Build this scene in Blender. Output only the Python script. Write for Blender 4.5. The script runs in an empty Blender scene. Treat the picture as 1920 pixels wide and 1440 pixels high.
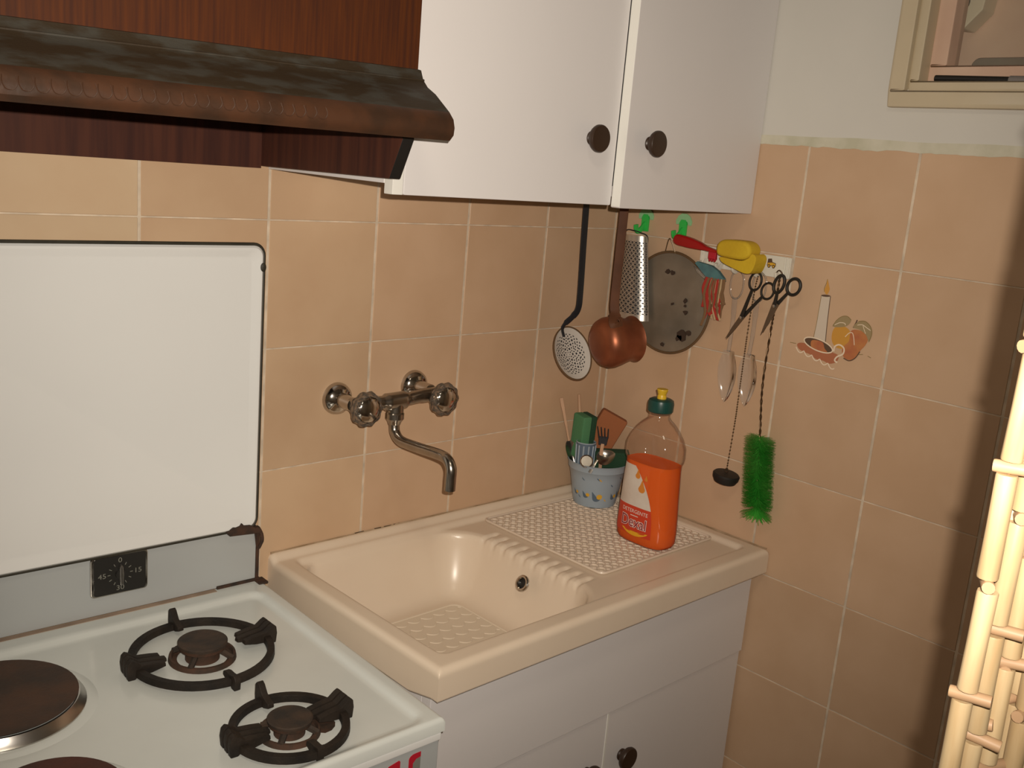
import bpy, bmesh, math, random
import numpy as np
from mathutils import Vector, Matrix, noise
random.seed(7)
PI = math.pi
ZO = 1.405            # height of the first tile joint above the floor
XC = 0.8206           # the corner: right wall plane
SC = bpy.context.scene
COL = SC.collection

# ------------------------------------------------------------------ camera
YAW, PITCH, ROLL = 0.7739, -0.2172, 0.0849
CAM = Vector((-0.7853, -1.3583, 0.1140 + ZO))
_F = Vector((math.sin(YAW)*math.cos(PITCH), math.cos(YAW)*math.cos(PITCH), math.sin(PITCH)))
_r = Vector((math.cos(YAW), -math.sin(YAW), 0)); _u = _r.cross(_F)
_R = _r*math.cos(ROLL) + _u*math.sin(ROLL); _U = -_r*math.sin(ROLL) + _u*math.cos(ROLL)
cd = bpy.data.cameras.new('camera'); cam = bpy.data.objects.new('camera', cd); COL.objects.link(cam)
M = Matrix((( _R.x,_U.x,-_F.x,CAM.x),(_R.y,_U.y,-_F.y,CAM.y),(_R.z,_U.z,-_F.z,CAM.z),(0,0,0,1)))
cam.matrix_world = M
cd.sensor_width = 36; cd.sensor_fit = 'HORIZONTAL'; cd.lens = 1869.35*36/1920; cd.clip_start = 0.02
SC.camera = cam
# ------------------------------------------------------------------ world, lights, exposure
w = bpy.data.worlds.new('world'); SC.world = w; w.use_nodes = True
w.node_tree.nodes['Background'].inputs[0].default_value = (0.9, 0.85, 0.8, 1)
w.node_tree.nodes['Background'].inputs[1].default_value = 0.02
# the camera's flash: a little to the right of and above the lens
fl = bpy.data.lights.new('camera_flash', 'SPOT'); flo = bpy.data.objects.new('camera_flash', fl); COL.objects.link(flo)
FP = CAM + _R*0.0225 + _U*0.028
aim = (_F - _R*0.07 + _U*0.11).normalized()
flo.location = FP; flo.rotation_euler = aim.to_track_quat('-Z', 'Y').to_euler()
fl.energy = 78; fl.color = (1.0, 0.895, 0.77); fl.shadow_soft_size = 0.0042
fl.spot_size = math.radians(91); fl.spot_blend = 1.0
# added unseen overhead lamp: dim ambient fill beside the flash
cl = bpy.data.lights.new('ambient_fill', 'AREA'); clo = bpy.data.objects.new('ambient_fill', cl); COL.objects.link(clo)
cl.shape = 'DISK'; cl.size = 0.35; cl.energy = 4.0; cl.color = (1.0, 0.86, 0.66)
clo.location = (-0.6, -1.2, 2.52)
SC.view_settings.view_transform = 'Standard'; SC.view_settings.look = 'None'
SC.view_settings.gamma = 1.0; SC.view_settings.use_curve_mapping = False
SC.view_settings.exposure = 0.0

# ------------------------------------------------------------------ materials
def s2l(c):
    c = c/255.0
    return c/12.92 if c <= 0.04045 else ((c+0.055)/1.055)**2.4
def rgb(r, g, b): return (s2l(r), s2l(g), s2l(b), 1)
MATS = {}
def mat(name, col, rough=0.5, metal=0.0, var=0.0, vscale=6.0, col2=None, bump=0.0, bscale=60.0, spec=0.5,
        trans=0.0, ior=1.45, coat=0.0, stretch=None, objrand=0.0, alpha=None, detail=4.0, lo=0.35, hi=0.65, sss=0.0):
    """Principled material; noise mixes col with col2, bump from a second noise, objrand varies per object"""
    m = bpy.data.materials.new(name); m.use_nodes = True
    nt = m.node_tree; N = nt.nodes; L = nt.links; b = N['Principled BSDF']
    b.inputs['Roughness'].default_value = rough; b.inputs['Metallic'].default_value = metal
    b.inputs['Specular IOR Level'].default_value = spec; b.inputs['IOR'].default_value = ior
    b.inputs['Transmission Weight'].default_value = trans; b.inputs['Coat Weight'].default_value = coat
    b.inputs['Coat Roughness'].default_value = 0.08
    b.inputs['Base Color'].default_value = col
    if alpha is not None: b.inputs['Alpha'].default_value = alpha
    tc = N.new('ShaderNodeTexCoord'); src = tc.outputs['Object']
    if stretch:
        mp = N.new('ShaderNodeMapping'); mp.inputs['Scale'].default_value = stretch
        L.new(src, mp.inputs[0]); src = mp.outputs[0]
    if objrand or var or col2:
        oi = N.new('ShaderNodeObjectInfo')
        if objrand:
            add = N.new('ShaderNodeVectorMath'); add.operation = 'ADD'
            mul = N.new('ShaderNodeVectorMath'); mul.operation = 'SCALE'; mul.inputs['Scale'].default_value = 9.0
            cmb = N.new('ShaderNodeCombineXYZ'); 
            for i in range(3): L.new(oi.outputs['Random'], cmb.inputs[i])
            L.new(cmb.outputs[0], mul.inputs[0]); L.new(src, add.inputs[0]); L.new(mul.outputs[0], add.inputs[1]); src = add.outputs[0]
        c2 = col2 if col2 else tuple(max(0, x*(1-var)) for x in col[:3]) + (1,)
        nz = N.new('ShaderNodeTexNoise'); nz.inputs['Scale'].default_value = vscale; nz.inputs['Detail'].default_value = detail
        L.new(src, nz.inputs['Vector'])
        mr = N.new('ShaderNodeMapRange'); mr.inputs['From Min'].default_value = lo; mr.inputs['From Max'].default_value = hi
        L.new(nz.outputs['Fac'], mr.inputs['Value'])
        mx = N.new('ShaderNodeMix'); mx.data_type = 'RGBA'; mx.inputs[6].default_value = col; mx.inputs[7].default_value = c2
        L.new(mr.outputs[0], mx.inputs[0]); out = mx.outputs[2]
        if objrand:
            hs = N.new('ShaderNodeHueSaturation'); vr = N.new('ShaderNodeMapRange')
            vr.inputs['To Min'].default_value = 1-objrand; vr.inputs['To Max'].default_value = 1+objrand
            L.new(oi.outputs['Random'], vr.inputs['Value']); L.new(vr.outputs[0], hs.inputs['Value']); L.new(out, hs.inputs['Color']); out = hs.outputs[0]
        L.new(out, b.inputs['Base Color'])
    if bump:
        n2 = N.new('ShaderNodeTexNoise'); n2.inputs['Scale'].default_value = bscale; n2.inputs['Detail'].default_value = 3
        L.new(src, n2.inputs['Vector'])
        bp = N.new('ShaderNodeBump'); bp.inputs['Strength'].default_value = bump; bp.inputs['Distance'].default_value = 0.002
        L.new(n2.outputs['Fac'], bp.inputs['Height']); L.new(bp.outputs[0], b.inputs['Normal'])
    MATS[name] = m
    return m
def clear(name, tint, gloss=0.12, rough=0.05, body=0.0, bodycol=(1,1,1,1), k=1.0, base=0.0):
    """thin clear plastic or glass: see-through, with sheen and a little body colour"""
    m = bpy.data.materials.new(name); m.use_nodes = True
    nt = m.node_tree; N = nt.nodes; L = nt.links; N.remove(N['Principled BSDF'])
    o = N['Material Output']
    t = N.new('ShaderNodeBsdfTransparent'); t.inputs[0].default_value = tint
    g = N.new('ShaderNodeBsdfGlossy'); g.inputs['Roughness'].default_value = rough
    d = N.new('ShaderNodeBsdfDiffuse'); d.inputs[0].default_value = bodycol
    lw = N.new('ShaderNodeLayerWeight'); lw.inputs[0].default_value = gloss
    a = N.new('ShaderNodeMixShader'); a.inputs[0].default_value = body
    L.new(t.outputs[0], a.inputs[1]); L.new(d.outputs[0], a.inputs[2])
    ma = N.new('ShaderNodeMath'); ma.operation = 'MULTIPLY_ADD'; ma.inputs[1].default_value = k; ma.inputs[2].default_value = base
    c = N.new('ShaderNodeMixShader'); L.new(lw.outputs['Fresnel'], ma.inputs[0]); L.new(ma.outputs[0], c.inputs[0])
    L.new(a.outputs[0], c.inputs[1]); L.new(g.outputs[0], c.inputs[2]); L.new(c.outputs[0], o.inputs[0])
    MATS[name] = m
    return m

mat('tile', (0.58,0.435,0.285,1), 0.42, col2=(0.54,0.385,0.245,1), vscale=7, objrand=0.045, bump=0.06, bscale=25, spec=0.4)  # left-hand tiles: the flash's paler cast is painted into the colour
mat('tile_flash_far', (0.585,0.40,0.26,1), 0.42, col2=(0.535,0.355,0.222,1), vscale=7, objrand=0.045, bump=0.06, bscale=25, spec=0.4)  # same tile, tinted pinker where the flash reaches less
mat('tile_flash_mid', (0.59,0.415,0.265,1), 0.42, col2=(0.54,0.365,0.228,1), vscale=7, objrand=0.045, bump=0.06, bscale=25, spec=0.4)  # same tile, in-between step of the painted flash gradient
mat('grout', (0.72,0.60,0.46,1), 0.9, var=0.3, vscale=30)
mat('plaster', (0.62,0.60,0.55,1), 0.85, var=0.05, vscale=4, bump=0.1, bscale=40)
mat('plaster_band', (0.50,0.48,0.36,1), 0.9, col2=(0.60,0.57,0.46,1), vscale=25, bump=0.3, bscale=90)
mat('room_paint', (0.62,0.55,0.45,1), 0.9)
mat('floor', (0.34,0.24,0.17,1), 0.5, var=0.2, vscale=5)
mat('white_laminate', (0.73,0.705,0.70,1), 0.38, var=0.03, vscale=3, bump=0.02, bscale=200)
mat('white_edge', (0.78,0.77,0.72,1), 0.4)
mat('enamel', (0.74,0.745,0.73,1), 0.16, var=0.03, vscale=3, spec=0.5)
mat('enamel_top', (0.67,0.70,0.67,1), 0.2, var=0.05, vscale=9, spec=0.5)
mat('grey_panel', (0.41,0.43,0.43,1), 0.3, var=0.06, vscale=4)
mat('dark_edge', (0.035,0.03,0.018,1), 0.6, var=0.4, vscale=40)
mat('rust', (0.022,0.016,0.012,1), 0.8, col2=(0.065,0.030,0.017,1), vscale=60, bump=0.4, bscale=150)
mat('cast_iron', (0.011,0.009,0.0075,1), 0.62, spec=0.3, col2=(0.026,0.019,0.014,1), vscale=30, bump=0.35, bscale=220)
mat('burner_cap', (0.055,0.034,0.022,1), 0.75, col2=(0.025,0.02,0.016,1), vscale=40, bump=0.35, bscale=200)
mat('burner_rust', (0.075,0.035,0.020,1), 0.8, col2=(0.04,0.025,0.016,1), vscale=60, bump=0.3, bscale=200)
mat('hotplate', (0.040,0.025,0.017,1), 0.7, col2=(0.075,0.035,0.018,1), vscale=18, bump=0.4, bscale=180)
mat('hotplate_rust', (0.09,0.024,0.012,1), 0.7, col2=(0.045,0.018,0.012,1), vscale=12, bump=0.4, bscale=180)
mat('steel', (0.55,0.53,0.50,1), 0.28, metal=1.0)
mat('chrome', (0.52,0.49,0.45,1), 0.13, metal=1.0)
mat('chrome_dull', (0.42,0.39,0.35,1), 0.24, metal=1.0, var=0.15, vscale=60)
mat('sink', (0.76,0.64,0.505,1), 0.28, col2=(0.73,0.605,0.47,1), vscale=5, spec=0.5)
mat('sink_mat', (0.72,0.62,0.49,1), 0.3)
mat('drain_mat', (0.74,0.62,0.50,1), 0.32, var=0.08, vscale=20)
mat('grime', (0.06,0.035,0.015,1), 0.9)
mat('wood', (0.082,0.023,0.006,1), 0.55, spec=0.2, col2=(0.040,0.013,0.007,1), vscale=14, stretch=(14,14,0.6), detail=7, lo=0.3, hi=0.7)
mat('wood_dark', (0.075,0.025,0.015,1), 0.55, spec=0.25, col2=(0.045,0.016,0.012,1), vscale=8, stretch=(12,12,0.5), detail=7)
mat('bronze', (0.030,0.020,0.011,1), 0.55, spec=0.3, col2=(0.044,0.040,0.032,1), vscale=14, stretch=(1.5,4,4), bump=0.12, bscale=120, lo=0.45, hi=0.6)
mat('bronze_nose', (0.060,0.025,0.012,1), 0.42, col2=(0.036,0.018,0.010,1), vscale=30, bump=0.2, bscale=80)
mat('black', (0.012,0.011,0.010,1), 0.45)
mat('knob_brown', (0.035,0.018,0.010,1), 0.4)
mat('dial_black', (0.020,0.019,0.017,1), 0.4)
mat('print_grey', (0.20,0.20,0.17,1), 0.6)
mat('print_red', (0.45,0.015,0.03,1), 0.4)
mat('red_plastic', (0.40,0.010,0.010,1), 0.32)
mat('yellow_sponge', (0.62,0.43,0.02,1), 0.85, col2=(0.54,0.35,0.015,1), vscale=14, bump=0.3, bscale=160)
mat('green_plastic', (0.035,0.52,0.08,1), 0.3)
mat('green_pale', (0.30,0.58,0.30,1), 0.35)
mat('white_plastic', (0.72,0.69,0.60,1), 0.35)
mat('bristle', (0.035,0.36,0.03,1), 0.5, col2=(0.10,0.46,0.06,1), vscale=25)
mat('wire', (0.12,0.075,0.04,1), 0.4, metal=0.8)
mat('chain', (0.34,0.27,0.19,1), 0.35, metal=1.0)
mat('rubber', (0.018,0.016,0.014,1), 0.55)
mat('copper', (0.36,0.125,0.058,1), 0.40, metal=0.65, col2=(0.26,0.08,0.038,1), vscale=14)
mat('copper_dark', (0.125,0.050,0.024,1), 0.6, spec=0.2, col2=(0.085,0.034,0.017,1), vscale=16)
mat('old_tin', (0.31,0.265,0.21,1), 0.36, metal=0.45, col2=(0.22,0.185,0.14,1), vscale=12, bump=0.1)
mat('tin_stain', (0.05,0.03,0.02,1), 0.7)
mat('grater', (0.66,0.62,0.56,1), 0.32, metal=0.9)
mat('white_enamel', (0.66,0.62,0.56,1), 0.2)
mat('dark_iron', (0.018,0.020,0.024,1), 0.45)
mat('brown_rim', (0.13,0.075,0.035,1), 0.45)
mat('scissor_black', (0.025,0.022,0.018,1), 0.4, metal=0.3)
mat('scissor_steel', (0.20,0.16,0.12,1), 0.35, metal=0.9)
mat('teal', (0.085,0.20,0.21,1), 0.7, col2=(0.06,0.13,0.15,1), vscale=40)
mat('cord_red', (0.40,0.03,0.02,1), 0.8)
mat('cord_cream', (0.50,0.36,0.20,1), 0.8)
mat('cord_brown', (0.20,0.11,0.05,1), 0.8)
mat('bowl_blue', (0.33,0.40,0.46,1), 0.35)
mat('print_blue', (0.10,0.145,0.20,1), 0.5)
mat('print_yellow', (0.70,0.40,0.04,1), 0.5)
mat('sponge_green', (0.075,0.22,0.10,1), 0.9, bump=0.3, bscale=200)
mat('pad_green', (0.016,0.055,0.026,1), 0.95, bump=0.5, bscale=260)
mat('sponge_brown', (0.30,0.105,0.04,1), 0.9, bump=0.3, bscale=200)
mat('wood_pale', (0.50,0.31,0.19,1), 0.6)
mat('cap_green', (0.010,0.060,0.050,1), 0.35)
mat('cap_yellow', (0.72,0.46,0.03,1), 0.35)
mat('label_white', (0.66,0.60,0.53,1), 0.4, col2=(0.58,0.49,0.42,1), vscale=22)
mat('label_red', (0.56,0.05,0.02,1), 0.4)
mat('label_maroon', (0.26,0.008,0.02,1), 0.4)
mat('label_text', (0.74,0.66,0.60,1), 0.4)
mat('label_yellow', (0.74,0.38,0.02,1), 0.4)
mat('label_orange', (0.62,0.22,0.03,1), 0.35)
mat('bamboo', (0.52,0.40,0.235,1), 0.45, col2=(0.43,0.30,0.155,1), vscale=5, stretch=(30,30,3), objrand=0.09)
mat('bamboo_bead', (0.44,0.28,0.16,1), 0.5, objrand=0.1, var=0.15, vscale=12)
mat('frame_paint', (0.56,0.47,0.325,1), 0.45, var=0.08, vscale=9)
mat('peach', (0.66,0.47,0.35,1), 0.8, col2=(0.58,0.38,0.28,1), vscale=9)
mat('ledge_shade', (0.36,0.26,0.19,1), 0.8, var=0.3, vscale=20)  # ledge brown with the shadow line below the panel painted in
mat('stone_grey', (0.22,0.18,0.14,1), 0.8, col2=(0.28,0.25,0.20,1), vscale=12)
mat('cream_plastic', (0.80,0.72,0.56,1), 0.5)
mat('grey_plastic', (0.20,0.18,0.17,1), 0.5)
# the flat print on the tile
mat('ink_white', (0.62,0.53,0.43,1), 0.4); mat('ink_cream', (0.80,0.66,0.50,1), 0.4); mat('ink_orange', (0.50,0.20,0.07,1), 0.4, col2=(0.42,0.13,0.06,1), vscale=40)
mat('ink_rust', (0.42,0.15,0.075,1), 0.4); mat('ink_yellow', (0.58,0.29,0.05,1), 0.4); mat('ink_flame', (0.60,0.30,0.06,1), 0.4)
mat('ink_dark', (0.11,0.065,0.04,1), 0.5); mat('ink_olive', (0.24,0.17,0.06,1), 0.45); mat('ink_leaf', (0.33,0.25,0.13,1), 0.45)
clear('clear_plastic', (0.95,0.92,0.88,1), 0.30, 0.07, 0.13, (0.9,0.85,0.78,1))
clear('bottle_plastic', (0.96,0.91,0.87,1), 0.10, 0.06, 0.025, (0.8,0.72,0.66,1), 0.5, 0.03)
clear('pane_glass', (0.95,0.95,0.93,1), 0.06, 0.03, 0.03, (0.9,0.8,0.75,1))
clear('handle_acrylic', (0.80,0.74,0.68,1), 0.35, 0.08, 0.10, (0.7,0.6,0.5,1))
clear('liquid', (1.0,0.40,0.03,1), 0.05, 0.05, 0.60, (1.0,0.19,0.003,1), 0.5)

# ------------------------------------------------------------------ mesh helpers
class B:
    """collects geometry for ONE mesh"""
    def __init__(s): s.v = []; s.f = []; s.m = []; s.mi = 0
    def add(s, vs, fs):
        o = len(s.v); s.v += [tuple(p) for p in vs]; s.f += [tuple(i+o for i in f) for f in fs]; s.m += [s.mi]*len(fs); return s
    def box(s, x0, x1, y0, y1, z0, z1):
        v = [(x,y,z) for x in (x0,x1) for y in (y0,y1) for z in (z0,z1)]
        return s.add(v, [(0,1,3,2),(4,6,7,5),(0,4,5,1),(2,3,7,6),(0,2,6,4),(1,5,7,3)])
    def lathe(s, prof, n=24, mtx=None, cap=True, lobes=0, lamp=0.0, lobe_rng=None):
        """prof: (radius, height) list round local z"""
        vs = []; fs = []; k = len(prof)
        for j, (r, h) in enumerate(prof):
            for i in range(n):
                a = 2*PI*i/n; rr = r
                if lobes and lobe_rng and lobe_rng[0] <= j <= lobe_rng[1]: rr = r*(1+lamp*math.cos(lobes*a))
                vs.append(Vector((rr*math.cos(a), rr*math.sin(a), h)))
        for j in range(k-1):
            for i in range(n):
                i2 = (i+1) % n; fs.append((j*n+i, j*n+i2, (j+1)*n+i2, (j+1)*n+i))
        if cap: fs.append(tuple(range(n-1,-1,-1))); fs.append(tuple((k-1)*n+i for i in range(n)))
        if mtx is not None: vs = [mtx @ p for p in vs]
        return s.add(vs, fs)
    def tube(s, pts, r, n=8, closed=False, flat=None, up=None):
        """r: radius or list; flat=(w,t) gives a flat strip section"""
        P = [Vector(p) for p in pts]; k = len(P); vs = []; fs = []
        ref = Vector(up) if up else None; prev = None
        for i, p in enumerate(P):
            a = P[(i-1) % k] if (closed or i > 0) else P[i]; b = P[(i+1) % k] if (closed or i < k-1) else P[i]
            t = (b-a); t = t.normalized() if t.length > 1e-9 else Vector((0,0,1))
            if ref is not None: nrm = ref - t*ref.dot(t)
            elif prev is None:
                nrm = Vector((0,0,1)) if abs(t.z) < 0.9 else Vector((1,0,0)); nrm = nrm - t*nrm.dot(t)
            else: nrm = prev - t*prev.dot(t)
            nrm.normalize(); prev = nrm; bi = t.cross(nrm)
            rr = r[i] if isinstance(r, (list,tuple)) else r
            for q in range(n):
                an = 2*PI*q/n
                if flat:
                    c_, s_ = math.cos(an), math.sin(an); e = 0.35
                    cx = math.copysign(abs(c_)**e, c_)*flat[0]/2*rr; sy = math.copysign(abs(s_)**e, s_)*flat[1]/2
                    vs.append(p + nrm*sy + bi*cx)
                else: vs.append(p + nrm*math.cos(an)*rr + bi*math.sin(an)*rr)
        m = k if closed else k-1
        for i in range(m):
            for q in range(n):
                q2 = (q+1) % n; i2 = (i+1) % k; fs.append((i*n+q, i*n+q2, i2*n+q2, i2*n+q))
        if not closed: fs.append(tuple(range(n-1,-1,-1))); fs.append(tuple((k-1)*n+q for q in range(n)))
        return s.add(vs, fs)
    def prism(s, pts, a, b, axis='y'):
        """polygon pts extruded from a to b along axis; pts are the two other coordinates in order"""
        def mk(p, t):
            return {'x': (t,p[0],p[1]), 'y': (p[0],t,p[1]), 'z': (p[0],p[1],t)}[axis]
        n = len(pts); vs = [mk(p,a) for p in pts] + [mk(p,b) for p in pts]
        fs = [tuple(range(n)), tuple(range(2*n-1,n-1,-1))] + [(i,i+n,(i+1)%n+n,(i+1)%n) for i in range(n)]
        return s.add(vs, fs)
    def ball(s, c, rx, ry=None, rz=None, n=10, k=7):
        ry = ry or rx; rz = rz or rx; c = Vector(c); vs = []; fs = []
        for j in range(k+1):
            t = PI*j/k
            for i in range(n):
                a = 2*PI*i/n; vs.append(c + Vector((rx*math.sin(t)*math.cos(a), ry*math.sin(t)*math.sin(a), rz*math.cos(t))))
        for j in range(k):
            for i in range(n):
                i2 = (i+1) % n; fs.append((j*n+i, (j+1)*n+i, (j+1)*n+i2, j*n+i2))
        return s.add(vs, fs)
    def obj(s, name, mats, parent=None, smooth=True, bevel=0.0, seg=2, ang=35):
        me = bpy.data.meshes.new(name); me.from_pydata(s.v, [], s.f)
        if not isinstance(mats, (list,tuple)): mats = [mats]
        for m in mats: me.materials.append(MATS[m])
        me.polygons.foreach_set('material_index', s.m)
        bm = bmesh.new(); bm.from_mesh(me)
        bmesh.ops.remove_doubles(bm, verts=bm.verts, dist=1e-6)
        if bevel > 0:
            ed = [e for e in bm.edges if len(e.link_faces) == 2 and e.calc_face_angle(0) > math.radians(30)]
            bmesh.ops.bevel(bm, geom=ed, offset=bevel, segments=seg, affect='EDGES', profile=0.5, clamp_overlap=True)
        bmesh.ops.recalc_face_normals(bm, faces=bm.faces)
        bm.to_mesh(me); bm.free()
        if smooth:
            me.polygons.foreach_set('use_smooth', [True]*len(me.polygons)); me.set_sharp_from_angle(angle=math.radians(ang))
        o = bpy.data.objects.new(name, me); COL.objects.link(o)
        if bevel > 0 and smooth:
            wn_ = o.modifiers.new('even_shading', 'WEIGHTED_NORMAL'); wn_.keep_sharp = True
        if parent: o.parent = parent
        return o
def box(name, m, parent, x0, x1, y0, y1, z0, z1, bevel=0.0, seg=2): return B().box(x0,x1,y0,y1,z0,z1).obj(name, m, parent, bevel=bevel, seg=seg)
def thing(name, label, cat, loc=(0,0,0), rz=0.0, group=None, rot=None):
    o = bpy.data.objects.new(name, None); COL.objects.link(o); o.empty_display_size = 0.05
    o.location = loc; o.rotation_euler = rot if rot else (0,0,rz); o['label'] = label; o['category'] = cat
    if group: o['group'] = group
    return o
def struct(o): o['kind'] = 'structure'; return o
def copy_of(src, parent, loc=None):
    c = src.copy(); COL.objects.link(c); c.parent = parent
    if loc is not None: c.location = loc
    return c
def smooth_path(pts, k=8):
    P = [Vector(p) for p in pts]; out = []
    for i in range(len(P)-1):
        p0 = P[max(i-1,0)]; p1 = P[i]; p2 = P[i+1]; p3 = P[min(i+2,len(P)-1)]
        for j in range(k):
            t = j/k
            out.append(0.5*((2*p1)+(p2-p0)*t+(2*p0-5*p1+4*p2-p3)*t*t+(3*p1-p0-3*p2+p3)*t**3))
    out.append(P[-1]); return out
def rrect(x0, x1, z0, z1, r, k=5):
    pts = []
    for cx, cz, a0 in ((x1-r,z1-r,0),(x0+r,z1-r,PI/2),(x0+r,z0+r,PI),(x1-r,z0+r,1.5*PI)):
        for i in range(k+1): a = a0+PI/2*i/k; pts.append((cx+r*math.cos(a), cz+r*math.sin(a)))
    return pts
def ell(cx, cz, rx, rz, n=24, tilt=0.0, a0=0, a1=2*PI):
    out = []
    for i in range(n):
        a = a0+(a1-a0)*i/(n if abs(a1-a0-2*PI) < 1e-6 else n-1); x = rx*math.cos(a); z = rz*math.sin(a)
        out.append((cx+x*math.cos(tilt)-z*math.sin(tilt), cz+x*math.sin(tilt)+z*math.cos(tilt)))
    return out
def text_mesh(txt, size=1.0, bold=0.0):
    """2-D triangles of a word, centred"""
    cu = bpy.data.curves.new('word', 'FONT'); cu.body = txt; cu.size = size; cu.align_x = 'CENTER'; cu.align_y = 'CENTER'
    cu.offset = bold; cu.resolution_u = 3
    o = bpy.data.objects.new('word', cu); COL.objects.link(o)
    dg = bpy.context.evaluated_depsgraph_get(); me = bpy.data.meshes.new_from_object(o.evaluated_get(dg))
    bm = bmesh.new(); bm.from_mesh(me); bmesh.ops.triangulate(bm, faces=bm.faces)
    bmesh.ops.subdivide_edges(bm, edges=[e for e in bm.edges if e.calc_length() > size*0.3], cuts=1)
    bmesh.ops.triangulate(bm, faces=bm.faces)
    vs = [(v.co.x, v.co.y) for v in bm.verts]; fs = [tuple(v.index for v in f.verts) for f in bm.faces]; bm.free()
    bpy.data.objects.remove(o); return vs, fs
def holed_sheet(nx, ny, fn, hole=0.30, k=8, stagger=False, back=0.0):
    """nx*ny cells, each a square with a round hole; fn(u,v,d) maps cell units to 3-D (d: depth)"""
    b = B()
    for j in range(ny):
        for i in range(nx):
            ox = 0.5 if (stagger and j % 2) else 0.0
            if stagger and j % 2 and i == nx-1: continue
            cx, cy = i+0.5+ox, j+0.5; n = 8; outer = []; inner = []
            for q in range(n):
                a = 2*PI*(q+0.5)/n; c, s = math.cos(a), math.sin(a); mx = max(abs(c),abs(s))
                outer.append((cx+0.5*c/mx, cy+0.5*s/mx)); inner.append((cx+hole*c, cy+hole*s))
            vs = [fn(u,v,0) for u,v in outer]+[fn(u,v,0) for u,v in inner]; fs = []
            if back: vs += [fn(u,v,back) for u,v in inner]
            for q in range(n):
                q2 = (q+1) % n; fs.append((q,q2,n+q2,n+q))
                if back: fs.append((n+q,n+q2,2*n+q2,2*n+q))
            b.add(vs, fs)
    return b

# ------------------------------------------------------------------ the room
YF, XL, ZC = -2.6, -2.0, 2.55
struct(box('floor', 'floor', None, XL-0.1, XC+0.5, YF-0.1, 0.1, -0.08, 0.0))
struct(box('ceiling', 'plaster', None, XL-0.1, XC+0.5, YF-0.1, 0.1, ZC, ZC+0.08))
struct(box('wall_left', 'room_paint', None, XL-0.1, XL, YF, 0.1, 0.0, ZC))
struct(box('wall_front', 'room_paint', None, XL, XC+0.3, YF-0.1, YF, 0.0, ZC))
wb = struct(B().box(XL, XC+0.0009, 0.0009, 0.1, 0, ZC).obj('wall_back', 'grout', None))
# right wall with the window opening
WS0, WZ0, WS1, WZ1 = 0.572, 0.283+ZO, 1.25, 0.283+ZO+0.55
TT = 0.190 + ZO                                   # top of the tiling
b = B(); xo = XC+0.0009
b.mi = 0; b.box(xo, XC+0.16, YF, 0.1, 0, TT+0.004)
b.mi = 1; b.box(xo, XC+0.16, YF, 0.1, TT+0.004, WZ0); b.box(xo, XC+0.16, YF, 0.1, WZ1, ZC)
b.box(xo, XC+0.16, -WS0, 0.1, WZ0, WZ1); b.box(xo, XC+0.16, YF, -WS1, WZ0, WZ1)
wr = struct(b.obj('wall_right', ['grout','plaster'], None, smooth=False))
# tiles: one object each
def tile_mesh(w, h, m, depth=0.0075):
    b = B().box(0, w, -0.0, depth, 0, h); o = b.obj('tile', m, None, bevel=0.0007, seg=1, smooth=False); me = o.data; bpy.data.objects.remove(o); return me
TG, TH = 0.0046, 0.0022        # joints: the upright ones are wider
full = {m: tile_mesh(0.2-TG, 0.2-TH, m) for m in ('tile','tile_flash_mid','tile_flash_far')}
cache = {}
def put_tile(wall, m, x, z, w, h, right):
    if abs(w-0.2) < 1e-4 and abs(h-0.2) < 1e-4: me = full[m]
    else:
        k = (m, round(w,4), round(h,4))
        if k not in cache: cache[k] = tile_mesh(w-TG, h-TH, m)
        me = cache[k]
    o = bpy.data.objects.new('tile', me); COL.objects.link(o); o.parent = wall
    j = random.uniform(-0.0002, 0.0002)
    if right: o.location = (XC+j, -(x+TG/2), z+TH/2); o.rotation_euler = (0,random.uniform(-0.0015,0.0015),-PI/2)
    else: o.location = (x+TG/2, j, z+TH/2); o.rotation_euler = (random.uniform(-0.0015,0.0015),0,0)
rows = [(0.0,0.190)] + [(-0.2*(j+1),0.2) for j in range(6)] + [(-1.4,0.2)]
for zi, (z0, h) in enumerate(rows):
    for i in range(-5, 4):
        if zi > 3 and i < -3: continue
        put_tile(wb, 'tile' if i < -1 else 'tile_flash_mid' if i < 1 else 'tile_flash_far', 0.2*i, z0+ZO, 0.2, h, False)  # tint steps along the wall paint in the flash's colour falloff
    put_tile(wb, 'tile_flash_far', 0.8, z0+ZO, XC-0.8, h, False)
    zr = z0-0.0065 if zi else 0.0-0.0065
    hr = h if zi else h+0.0065
    if zi == 7: hr = 0.2
    put_tile(wr, 'tile_flash_far', 0.0, zr+ZO, 0.2076, hr, True)
    for k in range(5): put_tile(wr, 'tile_flash_far', 0.2076+0.2*k, zr+ZO, 0.2, hr, True)
# the ragged plaster band over the tiles
b = B(); n = 150; lo = []; hi = []
for i in range(n+1):
    s = 1.25*i/n
    d = noise.noise(Vector((s*22,0,3)))*0.0035 + noise.noise(Vector((s*70,1,3)))*0.0018
    lo.append((s, TT-0.003-0.004*s+d)); hi.append((s, TT+0.013-0.002*s+noise.noise(Vector((s*9,5,1)))*0.0015))
vs = []; fs = []
for i in range(n+1):
    for (s,z), x in ((lo[i],XC+0.0012),(lo[i],XC-0.0008),(hi[i],XC-0.0006),(hi[i],XC+0.0012)): vs.append((x,-s,z))
for i in range(n):
    for q in range(3): fs.append((4*i+q,4*i+4+q,4*i+5+q,4*i+1+q))
struct(b.add(vs,fs).obj('trim_1', 'plaster_band', None, smooth=False))

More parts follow.
